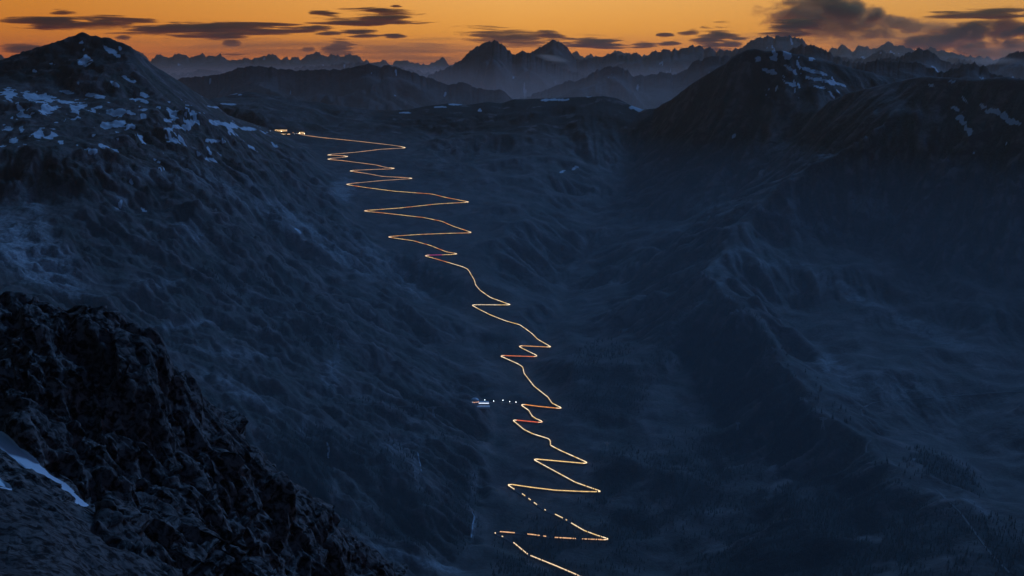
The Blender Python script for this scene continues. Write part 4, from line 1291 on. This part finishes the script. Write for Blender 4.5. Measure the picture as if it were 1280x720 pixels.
MB().box(-58, 32, -46, -16.1, -6, 0.4).build('light_catch_deck', M_CATCHDECK, t)  # pale slab added to catch light below the terrace building

# street lamps
def lamp_proto(material, h=9.0, r_=1.15):
    o = bpy.data.objects.new('street_lamp', None); COL.objects.link(o)
    MB().lathe([(.28, -2), (.2, h * .6), (.14, h)], 8).bar((0, 0, h), (0, -1.6, h + .35), .16).build('pole', M_STEEL, o)
    hd = MB().lathe([(.3, h - .7), (r_, h - .1), (r_, h + .5), (.3, h + 1.1)], 10, 0, -1.8).build('lamp_head', material, o)
    return o


def copy_thing(o):
    c = o.copy(); COL.objects.link(c)
    for ch in o.children:
        d = ch.copy(); COL.objects.link(d); d.parent = c
    return c


lp = lamp_proto(M_LAMP)
for i, (u, v, lab) in enumerate([(606, 502.6, 'street lamp standing on the lit terrace right of the dome'), (617, 503.4, 'white street lamp on the valley lane, nearest to the terrace'), (628.7, 503.4, 'white street lamp in the middle of the row on the valley lane'),
                                 (637.3, 504.4, 'white street lamp on the valley lane, second from the hairpin road'), (645, 505.4, 'white street lamp on the valley lane, closest to the hairpin road')]):
    o = lp if i == 0 else copy_thing(lp)
    x, y, z = hit(u, v); o.location = (x, y, z + CZ)
    o.scale = (1, 1, (1.0, .85, 1.15, .9, 1.05)[i])
    tag(o, lab, 'street lamp', 'street lamps along the valley lane')
lw = lamp_proto(M_LAMPW, 9.0, 1.2)
for i, (u, v, lab) in enumerate([(380.5, 168.8, 'warm street lamp at the top end of the hairpin road'), (374, 167.8, 'warm street lamp in front of the tall lit house on the pass'), (378, 165.4, 'warm street lamp behind the tall lit house on the pass'), (352, 165.8, 'warm street lamp in front of the long hotel')]):
    o = lw if i == 0 else copy_thing(lw)
    x, y, z = hit(u, v); o.location = (x, y, z + CZ)
    tag(o, lab, 'street lamp', 'street lamps on the pass')


# power pylons
def pylon(u, v, hpx, label):
    x, y, z = hit(u, v)
    H = hpx * y / F * 1.02
    o = bpy.data.objects.new('power_pylon', None); COL.objects.link(o)
    o.location = (x, y, z + CZ - 1); o.rotation_euler = (0, 0, random.uniform(-.3, .3))
    tag(o, label, 'pylon', 'power pylons across the valley')
    b = H * .13
    legs = []
    for sx_ in (-1, 1):
        for sy_ in (-1, 1):
            MB().bar((sx_ * b, sy_ * b, -2), (sx_ * b * .3, sy_ * b * .3, H * .72), .65).build('leg', M_STEEL, o)
    br = MB(); n = 5
    for k_ in range(n):
        z0_, z1_ = H * .72 * k_ / n, H * .72 * (k_ + 1) / n
        w0, w1 = b * (1 - .7 * k_ / n), b * (1 - .7 * (k_ + 1) / n)
        for sg in (-1, 1):
            br.bar((-w0, sg * w0, z0_), (w1, sg * w1, z1_), .3).bar((w0, sg * w0, z0_), (-w1, sg * w1, z1_), .3)
            br.bar((sg * w0, -w0, z0_), (sg * w1, w1, z1_), .3)
    br.build('lattice', M_STEEL, o)
    hd = MB()
    for sg in (-1, 1):
        hd.bar((sg * b * .3, 0, H * .70), (sg * b * .22, 0, H), .55)
    hd.build('mast', M_STEEL, o)
    for q, wd in ((.76, .26), (.88, .33)):
        a = MB().bar((-H * wd, 0, H * q), (H * wd, 0, H * q), .75).bar((-H * wd, 0, H * q), (0, 0, H * (q + .07)), .4).bar((H * wd, 0, H * q), (0, 0, H * (q + .07)), .4)
        a.build('crossarm', M_STEEL, o)
    return o


pylon(335.5, 413, 14, 'lattice power pylon low on the left slope above the dark gully')
pylon(422.5, 437, 13, 'lattice power pylon on the left slope near the rock bands')
pylon(541.5, 521, 14, 'lattice power pylon left of the round house in the valley')
pylon(759, 564, 13, 'faint lattice power pylon right of the hairpin bends')
pylon(922, 537, 10, 'short power pylon on the dark forested slope')
pylon(1028.5, 536, 16, 'tall pale power pylon on the crest of the forested spur')
pylon(1142, 581, 9, 'short power pylon among trees at the lower right')

# waterfalls
M_WATER = plain('foaming_water', (0.55, 0.60, 0.68), 0.5, scale=0.15, var=0.3)


def fall(name, pts, label, half):
    _, w2 = lay_on_ground(pts, 2.0, 0.9, 1)
    o = ribbon(name, w2, half, M_WATER, 1.2, 1.6)
    co = np.empty(len(o.data.vertices) * 3); o.data.vertices.foreach_get('co', co); co = co.reshape(-1, 3)
    co[:, :2] += rng.normal(0, half * .25, (len(co), 2)); o.data.vertices.foreach_set('co', co.ravel())
    tag(o, label, 'waterfall')


fall('waterfall', [(590, 640), (593, 646), (591, 654), (590, 662), (589, 672)], 'thin pale waterfall left of the lowest hairpins', 1.5)
fall('waterfall', [(409, 553), (411, 561), (410, 568), (411, 573)], 'short bright waterfall in the gully above the foreground ridge', 2.2)
fall('waterfall', [(522, 566), (524, 576), (527, 590)], 'faint narrow waterfall on the rock band below the valley pylon', 1.3)

# ------------------------------------------------------------------ conifers
M_NEEDLE = plain('dark_needles', (0.035, 0.05, 0.035), 0.9, scale=0.6, var=0.35)
M_BARK = plain('bark', (0.06, 0.045, 0.035), 0.9)


def crown(rnd, h, n=6, tiers=4):
    v, f = [], []
    for t_ in range(tiers):
        z0_ = h * (.12 + .2 * t_); z1_ = min(h, z0_ + h * (.42 - .03 * t_))
        r_ = h * (.20 - .042 * t_) * rnd.uniform(.85, 1.15)
        b = len(v)
        for k_ in range(n):
            a = 2 * math.pi * (k_ + rnd.random() * .6) / n
            rr = r_ * rnd.uniform(.7, 1.2)
            v.append((rr * math.cos(a), rr * math.sin(a), z0_ + rnd.uniform(-.03, .03) * h))
        v.append((rnd.uniform(-.02, .02) * h, rnd.uniform(-.02, .02) * h, z1_ if t_ < tiers - 1 else h))
        f += [(b + k_, b + (k_ + 1) % n, b + n) for k_ in range(n)]
    return v, f


rnd = random.Random(4)
protos = []
for k_ in range(4):
    v, f = crown(rnd, 1.0)
    cmesh = bpy.data.meshes.new('crown'); cmesh.from_pydata(v, [], f); cmesh.materials.append(M_NEEDLE)
    tb = MB().lathe([(.03, -.08), (.012, .6)], 5); tm = bpy.data.meshes.new('trunk'); tm.from_pydata(tb.v, [], tb.f); tm.materials.append(M_BARK)
    protos.append((cmesh, tm, v, f))
spots = []
for k_ in range(70):                                   # single trees that show: crest of the spur, right bank above the road
    r_ = rnd.random()
    if r_ < .45:
        q = rnd.random(); u = 940 + 120 * q + rnd.gauss(0, 8); v = 415 + 115 * q + rnd.gauss(0, 6)
    elif r_ < .8:
        u = rnd.uniform(722, 800); v = 470 - (u - 722) * .75 + rnd.gauss(0, 12)
    else:
        u = rnd.uniform(1090, 1160); v = 575 + (u - 1090) * .25 + rnd.gauss(0, 5)
    spots.append((u, v, 0 if r_ < .45 else (1 if r_ < .8 else 2)))
TREE_TXT = [('dark conifer on the crest of the forested spur below the alp', 'conifers along the forested spur crest'),
            ('dark conifer on the bank right of the middle hairpins', 'conifers on the bank above the hairpin road'),
            ('dark conifer beside the short pylon at the lower right', 'conifers beside the dirt track')]
for u, v, tk in spots:
    x, y, z = hit(u, v)
    h = rnd.uniform(11, 22)
    cmesh, tm, _, _ = rnd.choice(protos)
    o = bpy.data.objects.new('conifer_tree', None); COL.objects.link(o)
    o.location = (x, y, z + CZ); o.scale = (h, h, h); o.rotation_euler = (0, 0, rnd.random() * 6.28)
    tag(o, TREE_TXT[tk][0], 'tree', TREE_TXT[tk][1])
    for nm, mm in (('crown', cmesh), ('trunk', tm)):
        c = bpy.data.objects.new(nm, mm); COL.objects.link(c); c.parent = o
# the wood as a whole
fi = np.argwhere((forest > .18) & (VV > 330) & (VV < 800) & (UU > -30) & (UU < 1330) & (YYf > 2900))
wgt = forest[fi[:, 0], fi[:, 1]].astype(float) * (ys[fi[:, 1]] ** 2); wgt /= wgt.sum()
sel = fi[rng.choice(len(fi), 11000, replace=False, p=wgt)]
allv, allf, off = [], [], 0
for a, b in sel:
    x, y, z = XX[a, b] + rng.uniform(-4, 4), YYf[a, b] + rng.uniform(-4, 4), ZZ[a, b]
    _, _, v, f = protos[rng.integers(4)]
    h = rng.uniform(7, 18)
    an = rng.random() * 6.28; c_, s_ = math.cos(an), math.sin(an)
    va = np.array(v); vv_ = np.stack([(va[:, 0] * c_ - va[:, 1] * s_) * h * .85 + x, (va[:, 0] * s_ + va[:, 1] * c_) * h * .85 + y, va[:, 2] * h + z + CZ - .8], 1)
    allv.append(vv_); allf.append(np.array(f) + off); off += len(vv_)
co = np.concatenate(allv); ff_ = np.concatenate(allf).astype(np.int32)
me = bpy.data.meshes.new('conifer_forest')
me.vertices.add(len(co)); me.vertices.foreach_set('co', co.astype(np.float32).ravel())
me.loops.add(ff_.size); me.loops.foreach_set('vertex_index', ff_.ravel())
me.polygons.add(len(ff_)); me.polygons.foreach_set('loop_start', np.arange(0, ff_.size, 3, dtype=np.int32)); me.update(calc_edges=True)
tag(link('conifer_forest', me, M_NEEDLE), 'dark conifer wood covering the lower valley slopes', 'forest', None, 'stuff')

# low mist clouds; the first stands in for the pyramid peak's snow wedge
for (u, v, yk, ru, rv, an, dens) in [(688, 72, 20.6, 36, 6, 12, 1.6), (1238, 76, 13.2, 40, 5, 0, .25)]:
    x, y, z = P(u, v, yk)
    o = bpy.data.objects.new('mist_cloud', cmes['v']); COL.objects.link(o)
    px_ = yk * 1000 / F
    o.location = (x, y, z + CZ); o.scale = (ru * px_, 500, rv * px_ * 1.3); o.rotation_euler = (0, R(an), 0)
    o.color = (1.0, 0.75, 0.6, dens)
    tag(o, kind='stuff')
